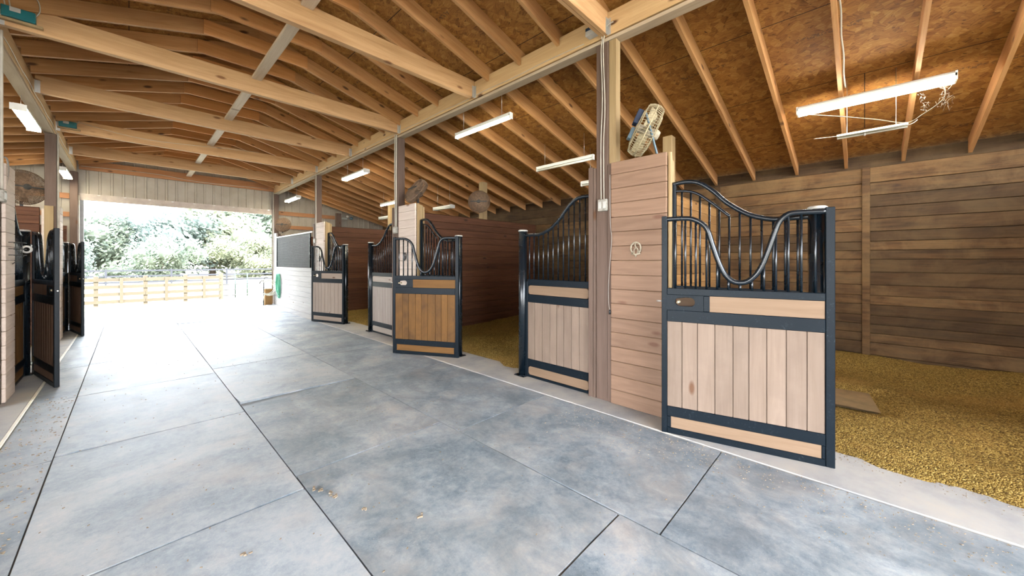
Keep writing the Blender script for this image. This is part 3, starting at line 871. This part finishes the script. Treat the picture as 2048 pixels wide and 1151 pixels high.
# ------------------------------------------------------------------ lights
def strip_light(loc, L, label, tubes=1, lit=True, mat=None, hang=None, tilt=0.0, rz=0.0, reflector=False):
    t = thing('hanging_strip_light', label, 'light', loc, rz, 'fluorescent strip lights')
    w = .032 if tubes == 1 else .075
    h = MB()
    h.prism([(-w, .0), (w, .0), (w, .03), (w * .6, .055), (-w * .6, .055), (-w, .03)], -L / 2, L / 2, 0)
    h.box(-w, w, -L / 2 - .004, -L / 2 + .012, -.04, .05, 0).box(-w, w, L / 2 - .012, L / 2 + .004, -.04, .05, 0)
    h.build('housing', M['white'] if lit or not reflector else M['greyhous'], t)
    xs = [0] if tubes == 1 else [-.042, .042]
    for x in xs:
        MB().cyl((x, -L / 2 + .012, -.02), (x, L / 2 - .012, -.02), .019 if mat is None else .024, 12).build('tube', (mat or M['tube_w']) if lit else M['lamp_dim'], t)
    if hang:
        for yy in (-L * .35, L * .35):
            MB().cyl((0, yy, .05), (0, yy, hang), .0025, 6).build('chain', M['steel'], t)
    return t
def hng(x, z): return zr(x) + RD - z - .01
strip_light((3.80, 4.30, 3.62), 1.27, 'lit strip light hanging beside the right girder, nearest of its row', 1, True, hang=hng(3.8, 3.62))
strip_light((3.80, 8.93, 3.62), 1.25, 'lit twin strip light hanging by the right girder, second of its row', 2, True, hang=hng(3.8, 3.62))
strip_light((3.80, 13.85, 3.62), 1.25, 'lit twin strip light by the right girder against the end wall', 2, True, hang=hng(3.8, 3.62))
strip_light((5.86, -.03, 3.41), 1.29, 'big glaring white strip light over the near right stall', 2, True, M['tube_b'])
strip_light((5.50, 10.4, 3.30), 1.2, 'lit strip light seen just left of the middle pier post', 1, True, hang=hng(5.5, 3.3))
strip_light((5.50, 3.97, 3.31), 1.25, 'unlit strip light hanging just left of the near pier post', 1, False, hang=hng(5.5, 3.31))
strip_light((5.95, 3.25, 2.99), 1.25, 'unlit strip light half hidden behind the near pier', 1, False, hang=hng(5.95, 2.99))
strip_light((5.95, 8.3, 2.99), .8, 'unlit twin strip light above the middle partition', 2, False, hang=hng(5.95, 2.99))
strip_light((5.93, 11.55, 2.99), .7, 'unlit twin strip light far back above the far stall', 2, False, hang=hng(5.93, 2.99))
strip_light((-1.07, 9.13, 3.68), 1.22, 'lit twin strip light on the left beside the left girder, nearer one', 2, True, hang=.225)
strip_light((-1.085, 14.1, 3.68), 1.3, 'lit twin strip light on the left nearer the bright doorway', 2, True, hang=.225)
# small hanging reflector strip below the big lamp
t = thing('hanging_reflector', 'short unlit grey reflector strip hanging below the big bright lamp', 'light', (5.86, -.05, 3.03), 0.0)
mb = MB(); mb.prism([(-.07, -.03), (-.05, -.028), (.0, .0), (.05, -.028), (.07, -.03), (.07, -.024), (.0, .012), (-.07, -.024)], -.29, .29, 0); mb.build('reflector', M['greyhous'], t)
MB().box(.04, .07, -.29, .29, -.03, .02, 0).build('housing', M['white'], t)
MB().cyl((-.02, .05, -.06), (-.02, .05, -.02), .009, 8).build('pull', M['cap'], t)
MB().tube(smooth([(-.05, .5, .0), (-.05, .25, -.02), (-.05, 0, -.025), (-.04, -.28, -.03), (0, -.36, .02)], 6), .003, 6).build('wire', M['cable'], t)
for yy in (-.2, .2): MB().cyl((0, yy, .005), (0, yy, hng(5.86, 3.03)), .0025, 6).build('chain', M['steel'], t)
# cobwebbed cable drooping from the big lamp
pts = smooth([(5.84, .56, 3.37), (5.86, .2, 3.25), (5.88, -.1, 3.14), (5.9, -.33, 3.05), (5.86, -.45, 3.10), (5.84, -.58, 3.2), (5.84, -.6, 3.3), (5.85, -.57, 3.39)], 8)
o = MB().tube(pts, .0045, 6).build('lamp_cable', M['dust']); tag(o, 'thin dusty cable drooping below the big bright lamp', 'cable')
mb = MB(); rr = random.Random(4)
for q in range(46):
    a = rr.random(); p = Vector((5.84 + rr.gauss(0, .015), -.60 + rr.gauss(0, .03), 3.12 + a * .26))
    d = Vector((rr.gauss(0, .02), rr.gauss(0, .03), rr.gauss(0, .03))); mb.tube([p, p + d * .5 + Vector((0, 0, .004)), p + d], .0016, 4)
for q in range(30):
    a = rr.random(); p = Vector((5.84 + rr.gauss(0, .012), -.47 + .04 * a + rr.gauss(0, .01), 3.12 + a * .2)); d = Vector((rr.gauss(0, .012), rr.gauss(0, .014), rr.gauss(0, .02))); mb.tube([p, p + d * .5, p + d], .0022, 4)
o = mb.build('cobweb', M['dust']); tag(o, 'grey dusty cobweb clumps under the right end of the big lamp', 'cobweb', None, 'stuff')
# emergency twin-head light on the far wall
t = thing('emergency_light', 'small twin-headed emergency light on the far metal wall', 'light', (6.05, YF - .06, 3.3))
MB().box(-.14, .14, -.0, .03, -.06, .02, 0).build('housing', M['greyhous'], t)
for x in (-.15, .12):
    MB().lathe([(0, -.09), (.045, -.08), (.05, -.06), (.02, -.02), (0, -.0)], (x, 0, .06), 'Y', 14).build('lamp_head', M['white'], t)
MB().lathe([(0, -.12), (.06, -.1), (.07, -.06), (.05, 0), (0, 0)], (.28, 0, .0), 'Y', 14).build('speaker', M['bluem'], t)

# ------------------------------------------------------------------ fans
def fan(name_label, loc, R, depth, rot, dusty=True, mount=None, motorbox=False):
    t = thing('fan', name_label, 'fan', loc, 0, 'barn fans')
    E3 = rot if isinstance(rot, Matrix) else rot.to_matrix()
    t.rotation_euler = E3.to_euler()
    wire = M['fanwire'] if not dusty else M['fandusty']
    g = MB(); nr = 84 if dusty else 56
    zf, zb = depth / 2, -depth / 2
    for k in range(nr):
        a = 2 * PI * k / nr; c, s = math.cos(a), math.sin(a)
        pr = [(R * .18, zf * 1.12), (R * .6, zf * 1.05), (R * .93, zf * .8), (R, zf * .3), (R, -depth * .15), (R * .93, zb * .8), (R * .6, zb * 1.05), (R * .22, zb * 1.1)]
        g.tube([(r * c, r * s, z) for r, z in pr], .0036 if dusty else .0022, 5, caps=False)
    if dusty:
        for q in range(14):
            rr_ = R * (.2 + .055 * q); g.tube([(rr_ * math.cos(2 * PI * k / 36), rr_ * math.sin(2 * PI * k / 36), zf * (1.1 - .12 * q / 14)) for k in range(36)], .003, 5, closed=True)
    for r, z in ((R * .18, zf * 1.12), (R * .4, zf * 1.09), (R * .65, zf * 1.04), (R * .88, zf * .88), (R * .88, zb * .88), (R * .65, zb * 1.04), (R * .4, zb * 1.09)):
        g.tube([(r * math.cos(2 * PI * k / 36), r * math.sin(2 * PI * k / 36), z) for k in range(36)], .003, 5, closed=True)
    g.tube([(R * math.cos(2 * PI * k / 40), R * math.sin(2 * PI * k / 40), 0) for k in range(40)], .007, 6, closed=True)
    g.build('cage', wire, t)
    b = MB()
    for k in range(4):
        a0 = PI / 2 * k
        vs = []; fs = []
        nseg = 5
        for i in range(nseg + 1):
            r = R * (.12 + .76 * i / nseg)
            for j in (-1, 0, 1):
                aa = a0 + j * (.42 - .1 * i / nseg); tz = -j * .045
                vs.append((r * math.cos(aa), r * math.sin(aa), tz))
        for i in range(nseg):
            for j in range(2):
                q = i * 3 + j; fs.append((q, q + 3, q + 4, q + 1))
        nv = len(vs); vs2 = vs + [(p[0], p[1], p[2] - .004) for p in vs]
        b.add(vs2, fs + [tuple(x + nv for x in f[::-1]) for f in fs], 0, True)
    b.build('blades', M['fanwire'] if not dusty else M['fandusty'], t)
    MB().lathe([(0, zf * 1.2), (R * .17, zf * 1.17), (R * .19, zf * .95), (R * .12, 0), (R * .19, 0), (R * .2, zb * 1.3), (R * .15, zb * 1.6), (0, zb * 1.65)], (0, 0, 0), 'Z', 20).build('motor', M['iron'] if not dusty else M['darkhub'], t)
    if dusty: MB().box(-R * .75, R * .75, -.012, .012, zf * 1.15, zf * 1.15 + .012, 0).build('strut', M['darkhub'], t)
    if motorbox:
        MB().box(-.05, .05, .02, .17, zf * 1.1, zf * 1.1 + .055, 0).build('control_box', M['bluebox'], t, bevel=.006)
        MB().box(-.04, .04, -.14, -.02, zf * 1.1, zf * 1.1 + .04, 0).build('switch_box', M['bluem'], t, bevel=.006)
    return t
def face(dirv, roll=0):
    return Vector(dirv).normalized().to_track_quat('Z', 'Y').to_matrix()
fan('big wire cage fan tilted on top of the nearest plank pier', (3.66, 1.62, 2.865), .262, .18, face((-.55, .78, .45)), False, None, True)
o = MB().box(-.02, .02, -.006, .006, 0, .42, 0).build('fan_bracket', M['bluem'], loc=(3.60, 1.475, 2.583), rot=(math.radians(-14), math.radians(0), .6)); 
tag(o, 'blue grey steel bracket propping the big wire fan on the near pier', 'bracket', 'fan brackets')
fan('dust-caked fan tilted on top of the middle pier', (3.66, 5.95, 2.82), .25, .16, face((-.75, .1, .55)))
fan('dust-caked round fan on the left of the pale partition post', (5.36, 6.15, 2.85), .24, .15, face((-.75, -.65, -.05)))
fan('pale dusty fan above the mesh panel beside the doorway', (3.70, 14.55, 2.80), .25, .16, face((-.6, -.75, .1)))
fan('large dust-caked fan behind the left timber post', (-1.33, 11.05, 2.88), .31, .17, face((.55, -.85, .05)))
for (x, y, z0, z1, lab) in ((3.68, 5.93, 2.55, 2.72, 'dark steel bracket under the tilted fan on the middle pier'), (3.70, 14.62, 2.52, 2.68, 'bracket under the pale fan beside the doorway'), (-1.36, 11.12, 2.53, 2.66, 'bracket under the large fan on the left')):
    o = MB().box(-.02, .02, -.012, .012, 0, z1 - z0, 0).build('fan_bracket', M['blackp'], loc=(x, y, z0)); tag(o, lab, 'bracket', 'fan brackets')
o = MB().box(-.012, .012, -.16, .16, -.015, .015, 0).build('fan_bracket', M['bluem'], loc=(5.52, 6.24, 2.86), rot=(0, 0, -1.1)); tag(o, 'arm holding the round fan to the pale partition post', 'bracket', 'fan brackets')

# ------------------------------------------------------------------ small fittings
def outlet(loc, s, label, deep=.035):
    t = thing('outlet_box', label, 'outlet box', loc, 0, 'outlet boxes on the posts')
    x0, x1 = (-deep, 0) if s > 0 else (0, deep)
    xf = x0 if s > 0 else x1
    MB().box(x0, x1, -.058, .058, -.065, .065, 0).build('box', M['outlet'], t, bevel=.008)
    f = MB()
    for yy in (-.028, .028):
        f.box(xf - .004, xf + .004, yy - .017, yy + .017, -.035, .035, 0)
    f.build('socket', M['cap'], t)
    return t
outlet((XR - .0, 2.05, 2.14), 1, 'dusty double outlet box on the near right pier post')
outlet((XR - .015, 6.50, 2.13), 1, 'pale outlet box on the middle pier post', .05)
outlet((XR - .015, 10.9, 2.10), 1, 'pale outlet box on the farthest pier post', .05)
outlet((XL + .0, 6.57, 2.22), -1, 'grey outlet box on the left pier by the picture edge')
def cable(pts, r, label, mat='cable', name='cable', group='cables on the posts', n=6):
    o = MB().tube(smooth(pts, n), r, 8).build(name, M[mat]); return tag(o, label, 'cable', group)
cable([(XR - .012, 1.93, 4.08), (XR - .02, 2.0, 4.06), (XR - .014, 2.035, 3.98), (XR - .012, 2.05, 3.8), (XR - .012, 2.03, 3.2), (XR - .012, 2.045, 2.8), (XR - .012, 2.04, 2.2)], .006, 'left one of two white cables down the near pier post')
cable([(XR - .012, 2.08, 4.0), (XR - .016, 2.06, 3.94), (XR - .012, 2.075, 3.8), (XR - .012, 2.06, 3.3), (XR - .012, 2.078, 2.8), (XR - .012, 2.075, 2.2)], .006, 'right one of two white cables down the near pier post')
cable([(XR - .015, 6.50, 3.97), (XR - .015, 6.51, 3.2), (XR - .015, 6.50, 2.19)], .013, 'white conduit down the middle pier post')
cable([(XR - .015, 6.56, 3.97), (XR - .02, 6.56, 3.2), (XR - .015, 6.55, 2.19)], .010, 'second white conduit beside it on the middle pier post')
cable([(XR - .012, 10.9, 3.95), (XR - .012, 10.91, 3.2), (XR - .012, 10.9, 2.16)], .014, 'white conduit down the farthest pier post')
cable([(XR - .03, YF - .19, 3.97), (XR - .03, YF - .2, 3.2), (XR - .03, YF - .19, 1.2)], .014, 'pale conduit down the post at the right jamb of the doorway')
cable([(XL + .015, 6.52, 3.95), (XL + .015, 6.52, 3.0), (XL + .015, 6.53, 2.29)], .013, 'grey conduit down the left pier post at the picture edge')
cable([(XL + .015, 6.60, 2.64), (XL + .03, 6.68, 2.63), (XL + .03, 6.72, 2.5), (XL + .02, 6.66, 2.3), (XL + .02, 6.66, 2.2)], .008, 'grey cord looping over the left pier top to its outlet', 'darkcable')
cable([(XL + .012, 10.98, 3.95), (XL + .012, 10.99, 3.2), (XL + .012, 11.0, 2.0)], .016, 'pale conduit down the left post beside the dusty fan')
cable([(XL + .012, YF - .2, 3.3), (XL + .012, YF - .2, 2.0), (XL + .012, YF - .2, .8)], .014, 'pale conduit at the left jamb of the doorway')
# cord with plug on the near pier
t = thing('hanging_cable', 'thin grey cord with a black plug hanging down the near pier', 'cord', (XR - .04, 1.95, 1.0))
MB().tube(smooth([(0, .005, 1.45), (0, .0, .95), (-.004, -.02, .78), (-.004, -.005, .6), (0, .02, .3), (0, .02, .1), (-.002, .003, .01)], 6), .004, 6).build('cord', M['darkcable'], t)
MB().lathe([(0, .03), (.008, .028), (.013, .01), (.012, -.02), (0, -.022)], (-.002, .003, -.01), 'Z', 10).build('plug', M['blackp'], t)
# horseshoe ornaments
def horseshoe(loc, label, mat):
    t = thing('hanging_horseshoe', label, 'horseshoe', loc, 0, 'horseshoe ornaments')
    pts = [(0, .052 * math.cos(a), .058 * math.sin(a) + .01) for a in [math.radians(d) for d in range(-50, 231, 14)]]
    MB().tube(pts, .009, 8).build('shoe', M[mat], t)
    MB().tube([(0, -.045, -.045), (-.004, 0, -.055), (0, .045, -.045)], .008, 8).tube(smooth([(0, -.015, -.05), (0, -.025, -.01), (0, .005, .03), (0, .0, .062)], 5), .007, 6).tube([(0, .02, -.05), (0, .018, -.01), (0, -.005, .02)], .006, 6).cyl((0, 0, -.05), (-.002, 0, -.078), .008, 8).build('scroll', M[mat], t)
horseshoe((XR - .042, 1.665, 1.655), 'weathered horseshoe ornament on the near pier boards', 'iron')
horseshoe((XR - .042, 6.15, 1.62), 'dark horseshoe ornament on the middle pier seen through the golden door bars', 'ironb')
horseshoe((XR - .042, 10.55, 1.6), 'dark horseshoe ornament on the farthest pier', 'ironb')
# wire rack on the left pier
t = thing('wire_rack', 'folding wire bridle rack with a round end on the left pier', 'rack', (XL + .02, 6.85, 1.67))
w = MB()
for zz in (-.07, 0, .07):
    w.tube([(0, -.12, zz), (.1, -.12, zz), (.1, .14, zz), (0, .14, zz)], .004, 6)
w.cyl((.1, -.12, -.07), (.1, -.12, .07), .004, 6); w.cyl((.02, .0, -.17), (.1, .05, -.07), .004, 6)
w.build('wire_frame', M['ironb'], t)
MB().lathe([(.025, 0), (.042, .003), (.045, .01), (.042, .017), (.025, .02), (.025, 0)], (.1, .14, .0), 'Y', 20).build('end_disc', M['cap'], t)
# teal boxes on the left tie beams
for (y, x, z, lab) in ((6.41, -.80, 4.10, 'teal plastic box with white sticker on the left end of the third tie beam'), (10.84, -.80, 4.10, 'small teal box on the left end of the fifth tie beam')):
    t = thing('control_box', lab, 'box', (x, y - .002, z), 0, 'teal boxes on tie beams')
    MB().box(-.105, .115, -.075, 0, -.055, .055, 0).build('box', M['teal'], t, bevel=.006)
    MB().box(-.05, .02, -.078, -.0745, .005, .05, 0).build('sticker', M['cap'], t)
    MB().box(-.12, .16, -.05, 0, -.085, -.058, 0).build('shelf', M['stud'], t)
    MB().tube(smooth([(.1, -.03, .02), (.14, -.04, .1), (.12, -.04, .22), (.02, -.03, .3), (-.15, -.03, .3)], 5), .006, 6).tube(smooth([(-.08, -.03, .04), (-.1, -.04, .15), (-.18, -.04, .26)], 5), .006, 6).tube(smooth([(-.05, -.03, .04), (-.07, -.04, .17), (-.16, -.04, .3)], 5), .006, 6).build('lead', M['cable'], t)
t = thing('control_box', 'white and dark blue box tucked under the nearest tie beam at the girder', 'box', (XR - .04, 2.17, 4.05))
MB().box(-.05, .04, -.06, .06, -.04, .015, 0).build('box', M['cap'], t, bevel=.006)
MB().box(-.05, .04, -.06, .06, .016, .05, 0).build('lid', M['bluebox'], t, bevel=.006)
o = MB().box(-.03, .03, -.07, .07, -.02, .02, 0).build('junction_box', M['cap'], loc=(XR + .17, 1.45, GB + .03), bevel=.01); tag(o, 'white plastic box beneath the girder just right of the near pier post', 'box')
# thin cables stapled along the girder faces
cable([(XR - .006, 2.3 + k * .55, GB + .04 + (.012 if k % 2 else 0)) for k in range(23)], .004, 'thin cable stapled along the right girder', n=4)
cable([(XL - .024, 2.3 + k * .55, GB + .06 + (.02 if k % 2 else 0)) for k in range(23)], .004, 'thin cable stapled along the left girder', n=4)
cable([(-.8, 10.8, 4.2), (.2, 10.5, 4.0), (1.5, 10.3, 4.05), (2.2, 10.7, 4.2)], .004, 'thin loose wire sagging beside the fifth tie beam', n=6)
cable([(-.9, YF - .13, 4.1), (.5, YF - .13, 4.13), (1.6, YF - .13, 4.05), (3.4, YF - .13, 4.1)], .008, 'pale wire along the top of the end wall header', n=5)
cable([(x_, .16 + (.008 if q % 2 else 0), zr(x_) + .03) for q, x_ in enumerate((5.75, 5.5, 5.2, 4.9, 4.6, 4.3, 4.0, 3.8))], .008, 'white cable running along a rafter above the big bright lamp', n=5)

# ------------------------------------------------------------------ hose corner by the doorway
t = thing('hydrant_post', 'short brown wooden hydrant post at the right foot of the doorway', 'hydrant', (3.38, 15.12, 0))
MB().box(-.11, .11, -.1, .1, 0, .58, 0).build('block', M['wood_z'], t, bevel=.01)
MB().cyl((-.14, -.05, 0), (-.14, -.05, .8), .018, 10).tube(smooth([(-.14, -.05, .8), (-.16, -.08, .86), (-.24, -.1, .84), (-.27, -.1, .76)], 5), .015, 8).build('spout', M['ironb'], t)
MB().tube(smooth([(-.14, -.05, .85), (-.1, -.06, .98), (-.02, -.06, .97)], 5), .009, 8).build('handle', M['ironb'], t)
mb = MB()
for k in range(4):
    R = .22 + .02 * k; ph = .3 * k
    mb.tube([(3.30 + .03 * k + R * math.cos(a), 14.95 - .02 * k, .62 + R * .95 * math.sin(a)) for a in [ph + 2 * PI * i / 30 for i in range(30)]], .012, 6, closed=True)
mb.tube(smooth([(3.25, 14.95, .45), (3.2, 14.95, .2), (3.12, 14.95, .03), (3.0, 14.95, .03)], 6), .012, 6)
o = mb.build('hose', M['hosew']); tag(o, 'pale hose looped over the short hydrant post', 'hose', 'garden hoses')
mb = MB(); rr = random.Random(8)
for k in range(9):
    a0 = rr.uniform(.14, .19); h = rr.uniform(.30, .42); yc = 14.35 + rr.uniform(-.06, .06)
    mb.tube([(XR - .06 - .012 * (k % 4), yc + a0 * math.cos(a), 1.12 - h + h * math.sin(a)) for a in [2 * PI * i / 28 for i in range(28)]], .011, 6, closed=True)
o = mb.build('hanging_hose', M['hoseg']); tag(o, 'green garden hose coiled on the white end stall wall', 'hose', 'garden hoses')
t = thing('door_1', 'grey metal sliding door leaf pushed open at the left side of the doorway', 'door', (-1.5, YF + .12, 0)); t['kind'] = 'structure'
MB().box(-1.0, .62, 0, .05, -.05, 3.3, 0).build('leaf', M['siding'], t)
MB().box(.56, .64, -.01, .06, -.05, 3.3, 0).build('edge_rail', plain('grey_rail', (.30, .30, .29), .5), t)

# ------------------------------------------------------------------ outdoors
n = 40; vs = []; fs = []
for i in range(n + 1):
    for j in range(n + 1):
        x = -90 + 200 * i / n; y = -40 + 190 * j / n
        inside = (XOL - .5 < x < XOR + .5 and YN - .5 < y < YF + .3)
        vs.append((x, y, -.16))
fs = [(i * (n + 1) + j, (i + 1) * (n + 1) + j, (i + 1) * (n + 1) + j + 1, i * (n + 1) + j + 1) for i in range(n) for j in range(n)]
struct(MB().add(vs, fs, 0, True).build('ground', M['grass']))
# tufts at the doorway
mb = MB(); rr = random.Random(6)
for k in range(420):
    x = rr.choice([rr.uniform(-.9, .3), rr.gauss(1.6, .15), rr.gauss(2.6, .2), rr.uniform(-.8, 3.3)]); y = YF + .12 + abs(rr.gauss(0, .12)); h = rr.uniform(.04, .16)
    d = Vector((rr.gauss(0, .03), rr.gauss(0, .03), h)); b = Vector((x, y, -.16)); w = Vector((.006, 0, 0))
    mb.add([b - w, b + w, b + d + Vector((0, 0, .1))], [(0, 1, 2)], rr.random())
o = mb.build('dry_grass_tufts', M['leaf1']); tag(o, 'dry grass tufts along the outer edge of the doorway slab', 'grass', None, 'stuff')
# paddock fence
fp = [(-4.2, 20.6), (-2.5, 20.6), (-.85, 20.6), (.45, 20.6), (1.65, 20.7), (2.85, 20.8)]
FT = .93
for k in range(len(fp) - 1):
    (xa, ya), (xb, yb) = fp[k], fp[k + 1]
    L = math.hypot(xb - xa, yb - ya)
    nm = ['far left', 'left', 'second', 'middle', 'right'][k]
    t = thing('fence_section', f'pale board fence section outside the doorway, {nm} one', 'fence', (xa, ya, -.16), math.atan2(yb - ya, xb - xa), 'paddock fence sections')
    MB().box(-.06, .06, -.06, .06, 0, FT + .2, 0).build('post', M['fence'], t)
    for zz in (.10, .38, .66, .93):
        MB().box(.0, L, -.085, -.06, zz, zz + .13, None).build('rail', M['fence'], t)
    MB().box(L / 2 - .05, L / 2 + .05, -.11, -.085, .08, FT + .14, 0).build('batten', M['fence'], t)
t = thing('fence_gate', 'pale wooden gate section at the right of the paddock fence', 'gate', (2.85, 20.8, -.16), .35)
MB().box(-.06, .06, -.06, .06, 0, FT + .25, 0).build('post', M['fence'], t)
for zz in (.15, .4, .65, .9): MB().cyl((.1, 0, zz), (3.6, 0, zz), .022, 8).build('rail', M['fencew'], t)
for (x, y, lab) in ((3.45, 21.3, 'slim green steel post left of the pale gate'), (4.05, 22.0, 'second slim green steel post right of the first')):
    o = MB().cyl((0, 0, 0), (0, 0, 1.1), .025, 8).build('steel_post', M['greenmetal'], loc=(x, y, -.16)); tag(o, lab, 'post', 'green steel posts')
t = thing('rail_fence', 'far dark rail fence across the field behind the board fence', 'fence', (-16, 34, -.16))
M['farrail'] = plain('far_rail', (.012, .013, .018), .8)
for zz in (.3, .7, 1.05): MB().box(0, 42, -.02, .02, zz, zz + .1, 0).build('rail', M['farrail'], t)
for k in range(15): MB().box(k * 3 - .05, k * 3 + .05, -.05, .05, 0, 1.2, 0).build('post', M['farrail'], t)

def tree_mesh(seed, H, R, nl, leaf):
    rr = random.Random(seed); mb = MB()
    blobs = [(Vector((rr.gauss(0, R * .42), rr.gauss(0, R * .42), H * rr.uniform(.06, .85))), R * rr.uniform(.32, .55)) for _ in range(20)]
    blobs.append((Vector((0, 0, H * .8)), R * .5))
    for k in range(nl):
        c, r = rr.choice(blobs)
        d = Vector((rr.gauss(0, 1), rr.gauss(0, 1), rr.gauss(0, 1))).normalized() * r * rr.uniform(.55, 1.12)
        p = c + d; s = leaf * rr.uniform(.6, 1.3)
        a = Vector((rr.gauss(0, 1), rr.gauss(0, 1), rr.gauss(0, 1))).normalized(); b = a.orthogonal().normalized(); c2 = a.cross(b)
        mb.add([p - b * s, p - c2 * s * .5, p + b * s, p + c2 * s * .5], [(0, 1, 2, 3)], rr.random())
    # inner masses keep the crown opaque
    for c, r in blobs:
        prof = [(0, -r * .5)] + [(r * .5 * math.sin(PI * q / 6), -r * .5 * math.cos(PI * q / 6)) for q in range(1, 6)] + [(0, r * .5)]
        mb.lathe(prof, c, 'Z', 9, rnd=.15)
    return mb.mesh('foliage')
tm = [tree_mesh(s, 7.0, 3.4, 7000, .2) for s in (1, 2, 3)]
tr_me = MB().tube([(0, 0, 0), (.05, 0, 1.5), (0, .05, 4.5)], [.28, .2, .1], 8).mesh('trunk'); tr_me.materials.append(M['bark'])
kinds = ['dense green', 'pale yellow-green', 'dark grey-green']
spots = [(-9, 47, 1.0, 0), (-5.0, 50, .85, 2), (-1.5, 52, .95, 0), (3.0, 50, 1.0, 2), (6.5, 53, 1.28, 1), (10.5, 55, 1.35, 0), (8.6, 45, .62, 1), (14.5, 57, 1.0, 2), (12.2, 46, .5, 1),
         (18.5, 55, 1.05, 1), (22.0, 54, 1.35, 0), (26.5, 52, 1.5, 2), (31, 50, 1.4, 0), (-14, 46, 1.1, 2), (16.0, 44, .55, 0), (2.0, 44, .55, 0), (-3.5, 43, .5, 2), (20.5, 42, .45, 1)]
kcnt = {}
for i, (x, y, s, k) in enumerate(sorted(spots)):
    kcnt[k] = kcnt.get(k, 0) + 1
    t = thing('tree', f'{kinds[k]} leafy tree beyond the paddock fence, {ORD[kcnt[k]]} of its colour from the left', 'tree', (x, y, -.2), i * 1.3, 'trees beyond the fence')
    f = bpy.data.objects.new('foliage', tm[i % 3]); C.objects.link(f); f.parent = t; f.scale = (s * 1.1, s * 1.1, s)
    if not tm[i % 3].materials: tm[i % 3].materials.append(M['leaf0'])
    f.material_slots[0].link = 'OBJECT'; f.material_slots[0].material = M['leaf%d' % k]
    g = bpy.data.objects.new('trunk', tr_me); C.objects.link(g); g.parent = t; g.scale = (s, s, s)

# ------------------------------------------------------------------ light, sky, camera
w = bpy.data.worlds.new('world'); bpy.context.scene.world = w; w.use_nodes = True
nt = w.node_tree; bg = nt.nodes['Background']
tc = nt.nodes.new('ShaderNodeTexCoord'); sp = nt.nodes.new('ShaderNodeSeparateXYZ'); nt.links.new(tc.outputs['Generated'], sp.inputs[0])
rp = nt.nodes.new('ShaderNodeValToRGB'); rp.color_ramp.elements[0].position = 0.0; rp.color_ramp.elements[0].color = (.93, .96, 1, 1)
rp.color_ramp.elements[1].position = .7; rp.color_ramp.elements[1].color = (.50, .72, 1, 1)
nt.links.new(sp.outputs[2], rp.inputs[0])
nz = nt.nodes.new('ShaderNodeTexNoise'); nz.inputs['Scale'].default_value = 3.0; nz.inputs['Detail'].default_value = 6
nt.links.new(tc.outputs['Generated'], nz.inputs['Vector'])
cr = nt.nodes.new('ShaderNodeValToRGB'); cr.color_ramp.elements[0].position = .42; cr.color_ramp.elements[1].position = .62
nt.links.new(nz.outputs[0], cr.inputs[0])
mx = nt.nodes.new('ShaderNodeMix'); mx.data_type = 'RGBA'; nt.links.new(cr.outputs[0], mx.inputs[0]); nt.links.new(rp.outputs[0], mx.inputs[6]); mx.inputs[7].default_value = (1, 1, 1, 1)
nt.links.new(mx.outputs[2], bg.inputs[0]); bg.inputs[1].default_value = 1.7
sun = bpy.data.lights.new('sun', 'SUN'); sun.energy = 2.2; sun.angle = .02; sun.color = (1, .95, .86)
so = bpy.data.objects.new('sun', sun); C.objects.link(so); so.rotation_euler = (math.radians(28), math.radians(22), 0); so.location = (0, 0, 20)

cam = bpy.data.cameras.new('camera'); co = bpy.data.objects.new('camera', cam); C.objects.link(co)
cam.sensor_fit = 'HORIZONTAL'; cam.sensor_width = 36; cam.lens = 735 / 2048 * 36
cam.shift_y = -(575.5 - 522.5) / 2048
co.location = (0, 0, 1.53); co.rotation_euler = (PI / 2, 0, -math.atan((1024 - 258) / 735))
cam.clip_start = .05; cam.clip_end = 400
S = bpy.context.scene; S.camera = co
S.view_settings.view_transform = 'Standard'; S.view_settings.look = 'None'; S.view_settings.gamma = 1; S.view_settings.use_curve_mapping = False
S.view_settings.exposure = 3.88
S.cycles.use_denoising = True
S.cycles.max_bounces = 10; S.cycles.diffuse_bounces = 6
S.cycles.sample_clamp_indirect = 4
